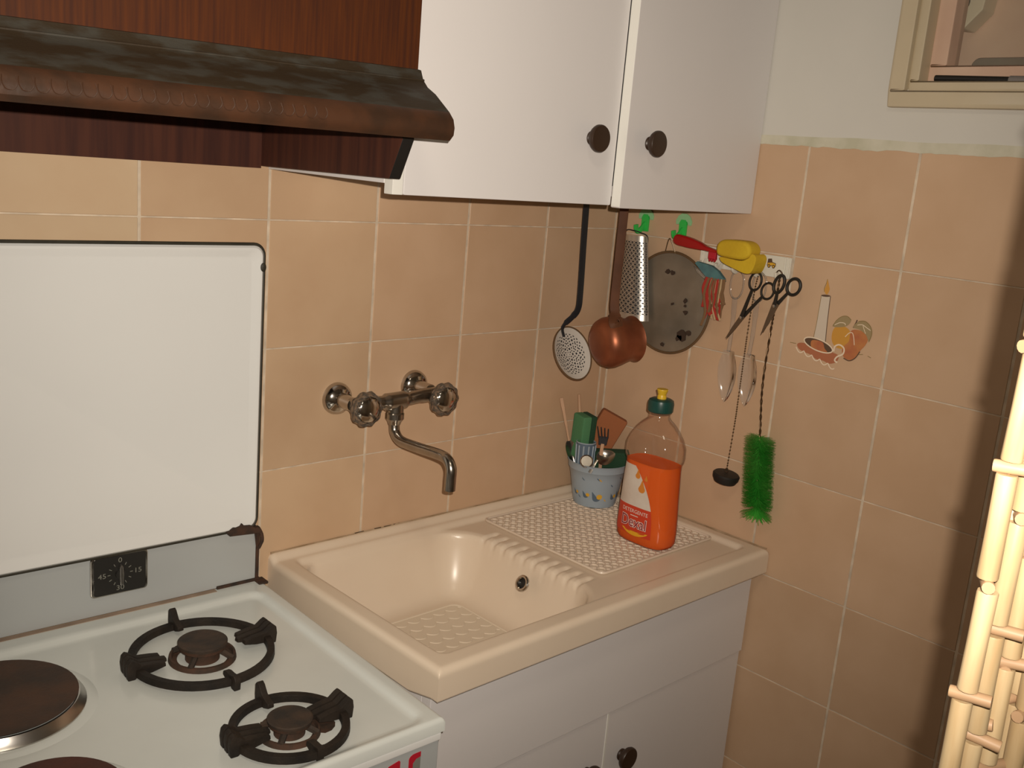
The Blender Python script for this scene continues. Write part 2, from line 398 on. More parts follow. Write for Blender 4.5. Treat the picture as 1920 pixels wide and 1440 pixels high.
# ------------------------------------------------------------------ the window
wn = struct(bpy.data.objects.new('window_1', None)); COL.objects.link(wn)
wn.location = (XC, -WS0, WZ0); wn.rotation_euler = (0,0,-PI/2)     # local x along the wall, -y into the room
W_, H_ = WS1-WS0, WZ1-WZ0
def frame(bx, x0, x1, z0, z1, wd, ya, yb):
    bx.box(x0,x1,ya,yb,z0,z0+wd); bx.box(x0,x1,ya,yb,z1-wd,z1); bx.box(x0,x0+wd,ya,yb,z0+wd,z1-wd); bx.box(x1-wd,x1,ya,yb,z0+wd,z1-wd); return bx
frame(B(), -0.029, W_+0.029, -0.029, H_+0.029, 0.026, -0.012, 0.02).obj('window_casing', 'frame_paint', wn, bevel=0.003)
frame(B(), -0.003, W_+0.003, -0.003, H_+0.003, 0.016, -0.001, 0.05).obj('window_frame', 'frame_paint', wn, bevel=0.003)
frame(B(), 0.012, W_-0.012, 0.012, H_-0.012, 0.028, 0.03, 0.075).obj('sash', 'peach', wn, bevel=0.003)
box('pane', 'pane_glass', wn, 0.04, W_-0.04, 0.058, 0.061, 0.04, H_-0.04)
b = B()                                                                # the peach-painted recess behind it
b.box(-0.07, W_+0.05, 0.22, 0.24, -0.05, H_+0.05); b.box(-0.07, -0.05, 0.11, 0.22, -0.03, H_+0.03); b.box(W_, W_+0.02, 0.075, 0.22, 0, H_)
b.box(-0.05, W_+0.02, 0.161, 0.22, -0.02, 0.0); b.box(-0.05, W_+0.02, 0.161, 0.22, H_, H_+0.02)
mat('peach_light', (0.82,0.62,0.48,1), 0.8, col2=(0.74,0.52,0.40,1), vscale=9)
b.obj('recess', 'peach_light', wn)
o = B().prism(rrect(0.020,0.40,0.002,0.070,0.014), 0.165, 0.219).obj('stone_block', 'stone_grey', wn, bevel=0.004)
o = B().prism([(-0.032,0.121),(-0.005,0.118),(0.022,0.148),(0.034,0.26),(-0.030,0.26)], 0.17, 0.219).obj('bracket', 'cream_plastic', wn, bevel=0.003)
B().lathe([(0.0,0),(0.009,0),(0.009,0.004),(0,0.004)], 14, Matrix.Translation((-0.010,0.169,0.162)) @ Matrix.Rotation(PI/2,4,'X') @ Matrix.Scale(1.5,4,(0,1,0)), cap=False).obj('bracket_hole', 'black', o)
o = B().tube([(0.034,0.012,0.0185),(0.152,0.010,0.0155)], 0.0052, 10).obj('stay_bar', 'black', wn)
B().tube([(0.150,0.010,0.0155),(0.30,0.006,0.012)], 0.0066, 10).obj('stay_grip', 'grey_plastic', o)

# ------------------------------------------------------------------ sink and the cabinet under it
sk = thing('sink_unit', 'cream ceramic sink with one basin and a ribbed drainboard in the corner', 'sink', (0.017, 0.0, -0.553+ZO))
SW, SD, RIM = XC-0.0025-0.017, 0.446, 0.050
def sst(a, b_, x): t = np.clip((x-a)/(b_-a),0,1); return t*t*(3-2*t)
xs = np.unique(np.concatenate([np.array([0,.0006,.002,.004,.007,.010]), np.linspace(0.013,SW-0.013,262), SW-np.array([0,.0006,.002,.004,.007,.010])]))
ys = np.unique(np.concatenate([np.array([0,.0006,.002,.004,.007,.010]), np.linspace(0.013,SD-0.013,142), SD-np.array([0,.0006,.002,.004,.007,.010])]))
X, Y = np.meshgrid(xs, ys)              # Y: distance from the wall
def rsdf(x, y, x0, x1, y0, y1, r):
    dx = np.abs(x-(x0+x1)/2)-(x1-x0)/2+r; dy = np.abs(y-(y0+y1)/2)-(y1-y0)/2+r
    return np.hypot(np.maximum(dx,0),np.maximum(dy,0))+np.minimum(np.maximum(dx,dy),0)-r
Z = np.zeros_like(X)
e = np.minimum(np.minimum(X, SW-X), np.minimum(Y+0.02, SD-Y)); rr = 0.010
ee = np.clip(e,0,rr); Z -= rr-np.sqrt(np.maximum(rr**2-(rr-ee)**2,0))
Z += 0.0095*sst(0.020,0.003,Y)
deck = rsdf(X, Y, 0.034, SW-0.030, 0.026, SD-0.036, 0.012)
Z -= 0.0085*sst(0.004,-0.009,deck)
RAD = np.where(X < 0.20, 0.034, 0.080)
bs = -rsdf(X, Y, 0.038, 0.392, 0.034, SD-0.042, RAD)
DEP = 0.108
q = np.clip((bs-0.001)/0.066,0,1); dip = DEP*(1-(1-q)**2.6)
lipz = np.where(bs > -0.010, 0.0035*sst(-0.010,0.004,bs), 0)
Z -= np.where(bs > -0.010, lipz+dip*sst(-0.001,0.006,bs), 0)
gz = sst(0.380,0.391,X)*sst(0.430,0.416,X)*sst(0.085,0.095,Y)*sst(0.352,0.342,Y)*sst(0.011,0.001,bs)
Z -= gz*0.0055*np.clip(np.cos(2*PI*(Y-0.10)/0.0262),0,1)**1.2
ny_, nx_ = X.shape
vs = [(float(X[j,i]), -float(Y[j,i]), float(Z[j,i])) for j in range(ny_) for i in range(nx_)]
fs = [(j*nx_+i, (j+1)*nx_+i, (j+1)*nx_+i+1, j*nx_+i+1) for j in range(ny_-1) for i in range(nx_-1)]
bd = [i for i in range(nx_)] + [j*nx_+nx_-1 for j in range(1,ny_)] + [(ny_-1)*nx_+i for i in range(nx_-2,-1,-1)] + [j*nx_ for j in range(ny_-2,0,-1)]
rim_z = [-RIM - (0.011*min(1.0,max(0.0,(SD-0.015+vs[i][1])/0.05)) if vs[i][0] < 1e-6 else 0.0) for i in bd]
oa = len(vs); vs += [(vs[i][0], vs[i][1], -0.0125) for i in bd]; ob = len(vs); vs += [(vs[i][0], vs[i][1], rim_z[n_]+0.0055) for n_, i in enumerate(bd)]
o0 = len(vs); vs += [(vs[i][0], vs[i][1], rim_z[n_]+0.004) for n_, i in enumerate(bd)]; o1 = len(vs)
def inn(p, d): return (min(max(p[0],d),SW-d), max(min(p[1],-d),-(SD-d)))
vs += [inn(vs[i],0.004)+(rim_z[n_],) for n_, i in enumerate(bd)]; o2 = len(vs); vs += [inn(vs[i],0.009)+(rim_z[n_],) for n_, i in enumerate(bd)]; m_ = len(bd)
for k in range(m_):
    k2 = (k+1) % m_
    fs += [(bd[k],bd[k2],oa+k2,oa+k),(oa+k,oa+k2,ob+k2,ob+k),(ob+k,ob+k2,o0+k2,o0+k),(o0+k,o0+k2,o1+k2,o1+k),(o1+k,o1+k2,o2+k2,o2+k)]
B().add(vs,fs).obj('basin_top', 'sink', sk, ang=60)
# overflow
om = Matrix.Translation((0.364,-0.232,-0.043)) @ Matrix.Rotation(-PI/2+0.45,4,'Y')
ov = B().lathe([(0.0085,-0.006),(0.0085,0.001),(0.010,0.003),(0.0125,0.003),(0.0145,0.001),(0.0145,-0.002)], 28, om, cap=False).obj('overflow_ring', 'chrome', sk)
B().lathe([(0.0,-0.003),(0.0088,-0.003),(0.0088,-0.006),(0,-0.006)], 20, om, cap=False).obj('overflow_hole', 'black', ov)
b = B()
for i in range(10):
    x0 = 0.05+0.02*i+0.01*random.random(); z0 = random.uniform(-0.0006,0.0006)
    if 4 <= i <= 8: b.tube([(0.17+0.021*(i-4),-0.0012,z0+0.0105),(0.17+0.021*(i-4)+random.uniform(0.012,0.026),-0.0012,z0+0.0105)], random.uniform(0.0006,0.0015), 5)
b.obj('mould_line', 'grime', sk)
mat('caulk', (0.46,0.34,0.22,1), 0.8, col2=(0.30,0.20,0.11,1), vscale=25)
B().tube([(0.004+0.79*i/40,-0.0010,0.0098+random.uniform(-.0004,.0004)) for i in range(41)], [random.uniform(0.0012,0.0024) for i in range(41)], 6).obj('caulk', 'caulk', sk)
B().tube([(SW+0.0012,-0.004-0.435*i/30,-0.0015+random.uniform(-.0004,.0004)) for i in range(31)], [random.uniform(0.0012,0.0024) for i in range(31)], 6).obj('caulk', 'caulk', sk)

# mats in the sink: each lies there loose
mt = thing('drainboard_mat', 'off-white plastic mat with rows of round holes lying on the drainboard', 'sink mat', (0.017+0.447, -0.034, -0.553+ZO-0.0075))
MW, MD = 0.322, 0.306
def fm(u, v, d): return (0.006+u*0.01721, -0.006-v*0.01729, 0.0028-d-0.0006*math.cos(2*PI*(u-0.5))*math.cos(2*PI*(v-0.5)))
holed_sheet(18, 17, fm, 0.43, back=0.0030).obj('mat_grid', 'drain_mat', mt)
lp = rrect(0,MW,-MD,0,0.012); B().tube([(x,y,0.002) for x,y in lp], 0.0024, 8, closed=True).obj('mat_border', 'drain_mat', mt)
bm_ = thing('basin_mat', 'thin cream mat with a wavy net pattern on the basin floor', 'sink mat', (0.017+0.118, -0.112, -0.553+ZO-0.1185))
B().prism(rrect(0,0.205,-0.232,0,0.02), 0, 0.0012, 'z').obj('mat_sheet', 'sink_mat', bm_)
for j in range(9):
    pts = []
    for i in range(0,43):
        x = 0.005+0.195*i/42; ph = (x/0.028+(0.5 if j % 2 else 0)) % 1.0
        pts.append((x, -0.012-0.026*j-0.011*math.sin(PI*ph)**0.8, 0.0012))
    B().tube(pts, 0.0011, 6).obj('wave_ridge', 'sink_mat', bm_)
lp = rrect(0.001,0.204,-0.231,-0.001,0.019); B().tube([(x,y,0.0012) for x,y in lp], 0.0016, 6, closed=True).obj('mat_rim', 'sink_mat', bm_)

uc = thing('sink_cabinet', 'white laminate cabinet with two doors under the sink', 'cabinet', (0.0, 0.0, 0.0))
zb, zt_ = 0.10, -0.6035+ZO
b = B(); b.box(0.028,0.046,-0.40,-0.005,0,zt_-0.0005); b.box(0.796,0.814,-0.40,-0.005,0,zt_); b.box(0.046,0.796,-0.40,-0.005,zb,zb+0.018); b.box(0.046,0.796,-0.37,-0.355,0,zb)
b.obj('carcass', 'white_laminate', uc, bevel=0.0008)
zs = -0.771+ZO
box('fascia', 'white_laminate', uc, 0.028, 0.814, -0.420, -0.4005, zs+0.001, zt_, bevel=0.0012)
dl = box('door', 'white_laminate', uc, 0.028, 0.4265, -0.4155, -0.4005, zb, zs-0.001, bevel=0.001)
dr = box('door', 'white_laminate', uc, 0.4305, 0.814, -0.4155, -0.4005, zb, zs-0.001, bevel=0.001)
box('edge_strip', 'white_edge', uc, 0.4265, 0.4304, -0.4165, -0.4005, zb, zs-0.001)
def knob(parent, loc, disc=0.0205, ln=0.021):
    mx = Matrix.Translation(loc) @ Matrix.Rotation(PI/2,4,'X')
    prof = [(0.0,0),(0.0105,0),(0.011,0.002),(0.0095,0.004),(0.0095,ln-0.014),(0.012,ln-0.0115),(disc*0.92,ln-0.0090),(disc,ln-0.006),(disc,ln-0.002),(disc*0.94,ln),(disc*0.86,ln+0.0002),(0,ln-0.0002)]
    return B().lathe(prof, 32, mx, cap=False).obj('knob', 'knob_brown', parent)
knob(dr, (0.475,-0.4155,-0.868+ZO)); knob(dl, (0.383,-0.4155,-0.868+ZO))

# ------------------------------------------------------------------ wall cabinet
wc = thing('wall_cabinet', 'white laminate wall cabinet with two doors above the sink', 'cabinet', (0,0,ZO))
b = B(); top = 0.76
b.box(-0.004,0.0135,-0.2915,-0.0005,0.0755,top); b.box(0.800,0.8185,-0.2915,-0.0005,0.0755,top); b.box(0.0135,0.800,-0.2915,-0.0005,0.0755,0.092)
b.box(0.0135,0.800,-0.2915,-0.0005,top-0.017,top); b.box(0.0135,0.800,-0.008,-0.0005,0.092,top-0.017)
b.obj('carcass', 'white_laminate', wc, bevel=0.0008)
box('front_strip', 'white_edge', wc, -0.0035, 0.0132, -0.310, -0.2918, 0.0622, top, bevel=0.001)
ld = B().prism(rrect(0.0145,0.4212,0.0622,top,0.003), -0.310, -0.2918).obj('door', 'white_laminate', wc, bevel=0.0014)
knob(ld, (0.362,-0.310,0.1608))
rd = bpy.data.objects.new('door', None)
bpy.data.objects.remove(rd)
rdo = B().prism(rrect(-0.3965,0,0,top-0.060,0.003), -0.018, 0.0).obj('door', ['white_laminate','white_edge'], wc, bevel=0.0014)
for p in rdo.data.polygons:
    if p.normal.x < -0.9: p.material_index = 1
rdo.location = (0.8185,-0.2902,0.0592); rdo.rotation_euler = (0,0,math.radians(2.75))
knob(rdo, (-0.338,-0.018,0.1030))

# ------------------------------------------------------------------ cooker hood
hd = thing('cooker_hood', 'dark wood-grain cooker hood with a dusty bronze visor above the stove', 'cooker hood', (-0.0055,0,ZO))
HW = 0.60
zh = 0.0795
# the right side and its mirror: a panel that slants forward at its lower front
prof = [(-0.0005,zh),(-0.3285,zh+0.003),(-0.352,zh+0.052),(-0.356,0.20),(-0.3475,0.22),(-0.3475,0.75),(-0.0005,0.75)]
for x in (-0.018, -HW):
    o = B().prism(prof, x, x+0.018, 'x').obj('side_panel', ['wood_dark','black'], hd, bevel=0.0012)
    for p in o.data.polygons:
        if p.normal.y < -0.7 and p.center.z < 0.2: p.material_index = 1
box('back_panel', 'wood_dark', hd, -HW+0.018, -0.018, -0.014, -0.0005, zh-0.003, 0.30)
box('front_panel', 'wood', hd, -HW+0.0005, -0.0005, -0.3520, -0.3476, 0.19, 0.75, bevel=0.0008)
box('underside', 'black', hd, -HW+0.018, -0.018, -0.345, -0.0145, 0.165, 0.18)  # coloured black to paint in the shadow under the hood
vz = [(-0.3525,0.2155),(-0.357,0.2145),(-0.3625,0.203),(-0.372,0.1945),(-0.388,0.1865),(-0.402,0.1765),(-0.416,0.1665),(-0.4245,0.158),(-0.4275,0.1485),(-0.4265,0.140),(-0.420,0.1335),(-0.4185,0.1345),(-0.4235,0.141),(-0.4245,0.1485),(-0.4215,0.1565),(-0.413,0.1645),(-0.3995,0.1742),(-0.386,0.184),(-0.3700,0.1917),(-0.3600,0.2010),(-0.3545,0.2110),(-0.3525,0.2118)]
b = B(); n = 40; vs = []; fs = []; k = len(vz)
for i in range(n+1):
    x = 0.0-HW*i/n; t = i/n
    for y, z in vz: vs.append((x, y, z-t*(0.005+0.008*(z-0.1335)/0.082)))
for i in range(n):
    for q in range(k): fs.append((i*k+q, i*k+(q+1) % k, (i+1)*k+(q+1) % k, (i+1)*k+q))
fs += [tuple(range(k)), tuple(n*k+q for q in range(k-1,-1,-1))]
b.add(vs,fs)
for idx, f in enumerate(b.f):
    ys_ = [b.v[i][1] for i in f]
    if idx < n*k and max(ys_) < -0.4155: b.m[idx] = 1
b.obj('visor', ['bronze','bronze_nose'], hd, ang=40)
B().tube([(0.0,-0.3635,0.2025),(-HW,-0.3635,0.1905)], 0.0016, 6).obj('visor_bead', 'bronze', hd)
# stamped scallops along the visor's nose
sc0 = None
for i in range(13,44):
    x = -0.008-0.0134*i; dz = -0.0068*(-x)/HW
    pts = [(-0.0055,-0.4248,0.157+0),(-0.0062,-0.4277,0.1505),(-0.003,-0.4275,0.1455),(0.003,-0.4275,0.1455),(0.0062,-0.4277,0.1505),(0.0055,-0.4248,0.157)]
    if sc0 is None:
        sc0 = B().tube(smooth_path(pts,3), 0.00042, 5).obj('scallop', 'bronze_nose', hd); sc0.location = (x,0,dz)
    else: copy_of(sc0, hd, (x,0,dz))

# ------------------------------------------------------------------ stove
SROT = math.radians(-1.9)
st = thing('gas_stove', 'white enamel cooker with two gas burners, two hotplates and raised lid', 'stove', (-0.0148,-0.032,ZO), SROT)
TZ = -0.568; WSV = 0.60
ctop = TZ-0.006
# cooktop: raised rim round a sunken pressed field
xs = np.unique(np.concatenate([np.linspace(-WSV,0,121), -np.array([0,.0015,.003,.006,.02,.026]), -WSV+np.array([.0015,.003,.006])]))
ys = np.unique(np.concatenate([np.linspace(0,0.487,101), np.array([.0015,.003]), 0.487-np.array([.001,.003,.006])]))
X, Y = np.meshgrid(xs, ys)
f_ = rsdf(X, Y, -WSV+0.026, -0.026, 0.042, 0.487-0.014, 0.018)
Z = TZ - 0.0065*sst(0.008,-0.006,f_)
ee = np.clip(np.minimum(np.minimum(-X, X+WSV), 0.487-Y),0,0.006); Z -= 0.006-np.sqrt(np.maximum(0.006**2-(0.006-ee)**2,0))
ny_, nx_ = X.shape
vs = [(float(X[j,i]), -float(Y[j,i]), float(Z[j,i])) for j in range(ny_) for i in range(nx_)]
fs = [(j*nx_+i, (j+1)*nx_+i, (j+1)*nx_+i+1, j*nx_+i+1) for j in range(ny_-1) for i in range(nx_-1)]
bd = [i for i in range(nx_)] + [j*nx_+nx_-1 for j in range(1,ny_)] + [(ny_-1)*nx_+i for i in range(nx_-2,-1,-1)] + [j*nx_ for j in range(ny_-2,0,-1)]
o0 = len(vs); vs += [(vs[i][0], vs[i][1], TZ-0.0185) for i in bd]; m_ = len(bd)
fs += [(bd[k],bd[(k+1)%m_],o0+(k+1)%m_,o0+k) for k in range(m_)]
B().add(vs,fs).obj('cooktop', 'enamel_top', st, ang=50)
FZ = TZ-0.0065
bz = -ZO
body = B(); body.box(-WSV+0.003,-0.003,-0.478,-0.004,bz+0.05,TZ-0.0187); bo = body.obj('body', 'enamel', st, bevel=0.002)
box('plinth', 'black', st, -WSV+0.02, -0.02, -0.45, -0.03, bz, bz+0.05)
cp = box('control_panel', 'grey_panel', st, -WSV+0.003, -0.005, -0.4835, -0.4785, TZ-0.115, TZ-0.020, bevel=0.002)
b = B().box(-WSV+0.003,-0.004,-0.4865,-0.4785,TZ-0.030,TZ-0.0192); b.obj('panel_lip', 'enamel', cp, bevel=0.002)
# red marks: an arch and a block
arch = [(-0.051,-0.650),(-0.051,-0.611)] + [(-0.051+0.009-0.009*math.cos(a),-0.611+0.006*math.sin(a)) for a in (0.4,0.8,1.2,PI/2)] + [(-0.033,-0.605),(-0.033,-0.612),(-0.040,-0.613),(-0.0445,-0.618),(-0.0445,-0.650)]
B().prism(arch, -0.4840, -0.4836).obj('print_mark', 'print_red', cp)
B().prism([(-0.0445,-0.650),(-0.0445,-0.619),(-0.040,-0.6135),(-0.033,-0.6125),(-0.033,-0.650)], -0.48385, -0.4836).obj('print_mark', 'print_grey', cp)
B().prism([(-0.086,-0.650),(-0.086,-0.614),(-0.081,-0.609),(-0.066,-0.606),(-0.064,-0.608),(-0.064,-0.650)], -0.4840, -0.4836).obj('print_mark', 'print_red', cp)
box('oven_door', 'enamel', st, -WSV+0.012, -0.012, -0.495, -0.4785, bz+0.12, TZ-0.125, bevel=0.004)
B().tube([(-WSV+0.08,-0.4955,TZ-0.16),(-WSV+0.08,-0.525,TZ-0.16),(-0.08,-0.525,TZ-0.16),(-0.08,-0.4955,TZ-0.16)], 0.006, 10).obj('oven_handle', 'steel', st)
# the panel at the back and the lid standing up behind it
b = B(); b.box(-WSV+0.006,-0.0095,-0.0006,0.007,TZ+0.001,-0.474); bp_ = b.obj('back_panel', 'grey_panel', st, bevel=0.001)
box('corner_strip', 'rust', bp_, -0.0093, -0.0035, -0.0015, 0.007, TZ+0.0005, -0.478, bevel=0.0012)
b = B(); b.box(-0.075,-0.002,-0.004,0.004,TZ-0.0005,TZ+0.0045); b.box(-0.012,0.004,-0.020,0.002,TZ-0.001,TZ+0.0028); b.obj('hinge_foot', 'rust', st, bevel=0.001)
box('back_ledge', 'ledge_shade', st, -WSV+0.006, -0.078, -0.010, -0.0008, TZ-0.004, TZ+0.0008)
lx0, lx1, lz0, lz1 = -WSV+0.012, -0.0135, -0.4745, -0.0335
lid = thing; lidm = B()
outer = rrect(lx0,lx1,lz0,lz1,0.016,6); inner = rrect(lx0+0.017,lx1-0.017,lz0+0.017,lz1-0.017,0.012,6)
mid = rrect(lx0+0.004,lx1-0.004,lz0+0.004,lz1-0.004,0.014,6)
def ring(b, A, ya, C, yc):
    n = len(A); vs = [(p[0],ya,p[1]) for p in A]+[(p[0],yc,p[1]) for p in C]
    b.add(vs,[(i,(i+1)%n,n+(i+1)%n,n+i) for i in range(n)])
ring(lidm, outer, 0.008, outer, -0.0065); ring(lidm, outer, -0.0065, mid, -0.0110); ring(lidm, mid, -0.0110, rrect(lx0+0.009,lx1-0.009,lz0+0.009,lz1-0.009,0.013,6), -0.0105)
ring(lidm, rrect(lx0+0.009,lx1-0.009,lz0+0.009,lz1-0.009,0.013,6), -0.0105, inner, -0.0055)
lidm.add([(p[0],-0.0055,p[1]) for p in inner],[tuple(range(len(inner)))])
lidm.add([(p[0],0.008,p[1]) for p in outer],[tuple(range(len(outer)))])
lid = lidm.obj('lid', 'enamel', st, ang=30)
op = rrect(lx0-0.0005,lx1+0.0005,lz0-0.0005,lz1+0.0005,0.0165,6)
B().tube([(x,-0.0055,z) for x,z in op], 0.0029, 8, closed=True).obj('lid_edging', 'dark_edge', lid)
for x, z, ry in ((-0.0165,-0.066,1.6),):
    B().lathe([(0,0),(0.0042,0),(0.0042,0.003),(0.0022,0.0045),(0,0.0045)], 14, Matrix.Translation((x,-0.0098,z)) @ Matrix.Rotation(PI/2,4,'X') @ Matrix.Scale(ry,4,(0,1,0)), cap=False).obj('lid_rivet', 'dark_edge', lid)
b = B(); b.prism([(-0.066,-0.4735),(-0.055,-0.4665),(-0.050,-0.4675),(-0.044,-0.4660),(-0.040,-0.4625),(-0.037,-0.4665),(-0.026,-0.4675),(-0.018,-0.4735),(-0.011,-0.474),(-0.0065,-0.480),(-0.0065,-0.484),(-0.060,-0.480)], -0.0135, 0.004)
b.obj('hinge_bracket', 'rust', st, bevel=0.001)
b = B(); b.tube(smooth_path([(-0.0085,-0.004,-0.478),(-0.0045,-0.008,-0.488),(-0.0035,-0.008,-0.500),(-0.006,-0.004,-0.512)],4), [0.0032]*9+[0.0026]*4, 8); b.tube([(-0.0135,-0.003,-0.478),(-0.0095,-0.004,-0.510)], 0.0018, 6); b.obj('hinge_spring', 'rust', st)
# timer
tm = B().prism(rrect(-0.2665,-0.1845,-0.5375,-0.4765,0.006), -0.006, -0.0007).obj('timer', 'chrome', bp_, bevel=0.0018)
B().prism(rrect(-0.2625,-0.1885,-0.5350,-0.4785,0.004), -0.0068, -0.0060).obj('dial', 'dial_black', tm)
cx, cz = -0.2255, -0.506
for txt, x, z in (('15',cx+0.0255,cz),('30',cx,cz-0.0215),('45',cx-0.0255,cz),('0',cx,cz+0.0205)):
    v2, f2 = text_mesh(txt, 0.0105); B().add([(x+px*1.15,-0.0071,z+py) for px,py in v2], f2).obj('numeral', 'print_grey', tm, smooth=False)
for i in range(12):
    a = 2*PI*i/12
    if i % 3 or i in (0,6): 
        p = Vector((math.cos(a),0,math.sin(a))); B().tube([Vector((cx,-0.0070,cz))+p*0.0140, Vector((cx,-0.0070,cz))+p*0.0180], 0.00055, 5).obj('tick', 'print_grey', tm)
kn = B().lathe([(0.0,0),(0.0075,0),(0.007,0.004),(0,0.0045)], 20, Matrix.Translation((cx,-0.0068,cz)) @ Matrix.Rotation(PI/2,4,'X'), cap=False).obj('timer_knob', 'dial_black', tm)
B().prism([(cx-0.0022,cz-0.0155),(cx+0.0022,cz-0.0155),(cx+0.003,cz),(cx+0.002,cz+0.012),(cx-0.0005,cz+0.0165),(cx-0.003,cz+0.011),(cx-0.003,cz)], -0.0145, -0.0095).obj('pointer', 'steel', kn, bevel=0.0012)
# hotplates
for (x, y, r, mname, lab) in ((-0.432,-0.168,0.092,'hotplate','black cast-iron hotplate'),(-0.440,-0.397,0.074,'hotplate_rust','rusty red-brown hotplate')):
    mx = Matrix.Translation((x,y,FZ))
    hp = B().lathe([(r-0.02,0.008),(r-0.006,0.0165),(r-0.002,0.0175),(r-0.004,0.0180),(r*0.45,0.0178),(r*0.42,0.0172),(0,0.0172)], 56, mx, cap=False).obj('hotplate', mname, st); hp['label'] = lab
    B().lathe([(r+0.007,0.0002),(r+0.007,0.004),(r+0.0035,0.0075),(r-0.0005,0.0150),(r-0.003,0.0152),(r-0.003,0.004)], 56, mx, cap=False).obj('trim_ring', 'steel', hp)
    B().lathe([(r+0.020,0.0),(r+0.013,0.0022),(r+0.006,0.0024)], 56, mx, cap=False).obj('pressed_ring', 'enamel_top', hp)
# gas burners
BUR = ((-0.1785,-0.1780,0.0315,0.0265,0.0905),(-0.1705,-0.4010,0.0262,0.0215,0.0670))
for (x, y, rc, hgt, rg) in BUR:
    mx = Matrix.Translation((x,y,FZ))
    bb = B().lathe([(rc*0.72,-0.002),(rc*0.72,0.004),(rc*0.70,hgt*0.45),(rc*0.97,hgt*0.62),(rc*0.98,hgt*0.80),(rc*0.9,hgt*0.82)], 36, mx, cap=False).obj('burner', 'burner_rust', st)
    B().lathe([(rc*0.9,hgt*0.78),(rc*1.03,hgt*0.82),(rc*1.04,hgt*0.95),(rc*0.98,hgt*1.0),(rc*0.5,hgt*0.975),(0,hgt*0.965)], 36, mx, cap=False).obj('burner_cap', 'burner_cap', bb)
    B().lathe([(rc*1.42,0.0),(rc*1.38,0.0065),(rc*1.28,0.0070),(rc*1.24,0.0012),(rc*1.05,0.0008)], 36, mx, cap=False).obj('burner_well', 'burner_rust', bb)
    for a in (0.5,2.3,3.9,5.5):
        d = Vector((math.cos(a),math.sin(a),0)); p0 = Vector((x,y,FZ)); B().tube([p0+d*rc*1.33+Vector((0,0,0.0045)), p0+d*rc*0.72+Vector((0,0,hgt*0.55))], 0.0042, 6).obj('burner_arm', 'burner_cap', bb)
# burnt enamel by the front burner: a chipped rusty patch
b = B(); pts = ell(-0.132,-0.4035,0.0165,0.021,14,0.5); pts = [(p[0]+random.uniform(-.003,.003),p[1]+random.uniform(-.003,.003)) for p in pts]
b.prism(pts, FZ+0.0001, FZ+0.0006, 'z').obj('burnt_patch', 'burner_rust', st)

# pan supports lie loose on the cooktop
def pan_support(label, x, y, rg):
    c, s = math.cos(SROT), math.sin(SROT)
    t = thing('pan_support', label, 'pan support', (-0.0148+c*x-s*y, -0.032+s*x+c*y, ZO+FZ), SROT, 'pan supports on the cooktop')
    b = B(); n = 56; vs = []; fs = []
    sec = [(-0.0052,0.0042),(-0.0046,0.0135),(0.0046,0.0135),(0.0052,0.0042)]
    for i in range(n):
        a = 2*PI*i/n
        for d, h in sec: vs.append(((rg+d)*math.cos(a),(rg+d)*math.sin(a),h))
    for i in range(n):
        for q in range(4): fs.append((i*4+q, i*4+(q+1)%4, ((i+1)%n)*4+(q+1)%4, ((i+1)%n)*4+q))
    b.add(vs,fs).obj('ring', 'cast_iron', t, bevel=0.0006)
    def fin(ang, off, ln, hh, nm, k=1.0):
        pr_ = [(0.013*k,0.0),(0.0145*k,0.014),(0.013*k,hh-0.002),(0.009*k,hh+0.0015),(0.004,hh-0.001),(-0.004,0.0175+(hh-0.021)*0.3),(-ln*0.65,0.0170),(-ln,0.0150),(-ln-0.001,0.0095),(-ln*0.5,0.0050),(0.0,0.0035),(0.004,0.0)]
        o = B().prism([(rg+a_,z_) for a_,z_ in pr_], off-0.0044, off+0.0044).obj(nm, 'cast_iron', t, bevel=0.0012); o.rotation_euler = (0,0,ang); return o
    for a in (PI/2, -PI/2): fin(a, 0.0, 0.020, 0.031 if a > 0 else 0.019, 'prong', 1.0 if a > 0 or rg > 0.08 else 0.38)
    for a in (0.03, PI-0.06):
        for q, off in enumerate((-0.0115,0.0,0.0115)): fin(a, off, 0.040-0.005*abs(q-1), 0.026, 'prong')
        o = B().box(rg-0.026,rg+0.008,-0.0115,0.0115,0.0046,0.0130).obj('web', 'cast_iron', t, bevel=0.001); o.rotation_euler = (0,0,a)
    return t
pan_support('larger black cast-iron pan support round the rear gas burner', BUR[0][0], BUR[0][1], BUR[0][4])
pan_support('smaller black cast-iron pan support round the front gas burner', BUR[1][0], BUR[1][1], BUR[1][4])

# ------------------------------------------------------------------ tap
tp = thing('wall_tap', 'chrome two-handle mixer tap on the wall above the basin', 'tap', (0.216,0,-0.290+ZO))
RX = Matrix.Rotation(PI/2,4,'X')           # lathe axis -> -y
for sx, dz in ((-0.080,-0.002),(0.081,0.006)):
    mx = Matrix.Translation((sx,0,dz)) @ RX
    B().lathe([(0.0,0.0),(0.0275,0.0),(0.0275,0.003),(0.0255,0.009),(0.0195,0.0145),(0.0125,0.0175),(0.0115,0.05),(0.0,0.05)], 32, mx, cap=False).obj('wall_flange', 'chrome', tp)
b = B()
b.tube(smooth_path([(-0.088,-0.056,-0.001),(-0.050,-0.056,-0.001),(-0.020,-0.058,-0.002),(0.018,-0.058,-0.001),(0.050,-0.056,0.001),(0.089,-0.056,0.002)],6), [0.0125]*6+[0.0115]*6+[0.0150]*7+[0.0115]*6+[0.0125]*6, 18)
b.lathe([(0.0145,-0.020),(0.0145,-0.004),(0.010,0.002)], 24, Matrix.Translation((0,-0.058,0)), cap=True)
b.obj('tap_body', 'chrome_dull', tp)
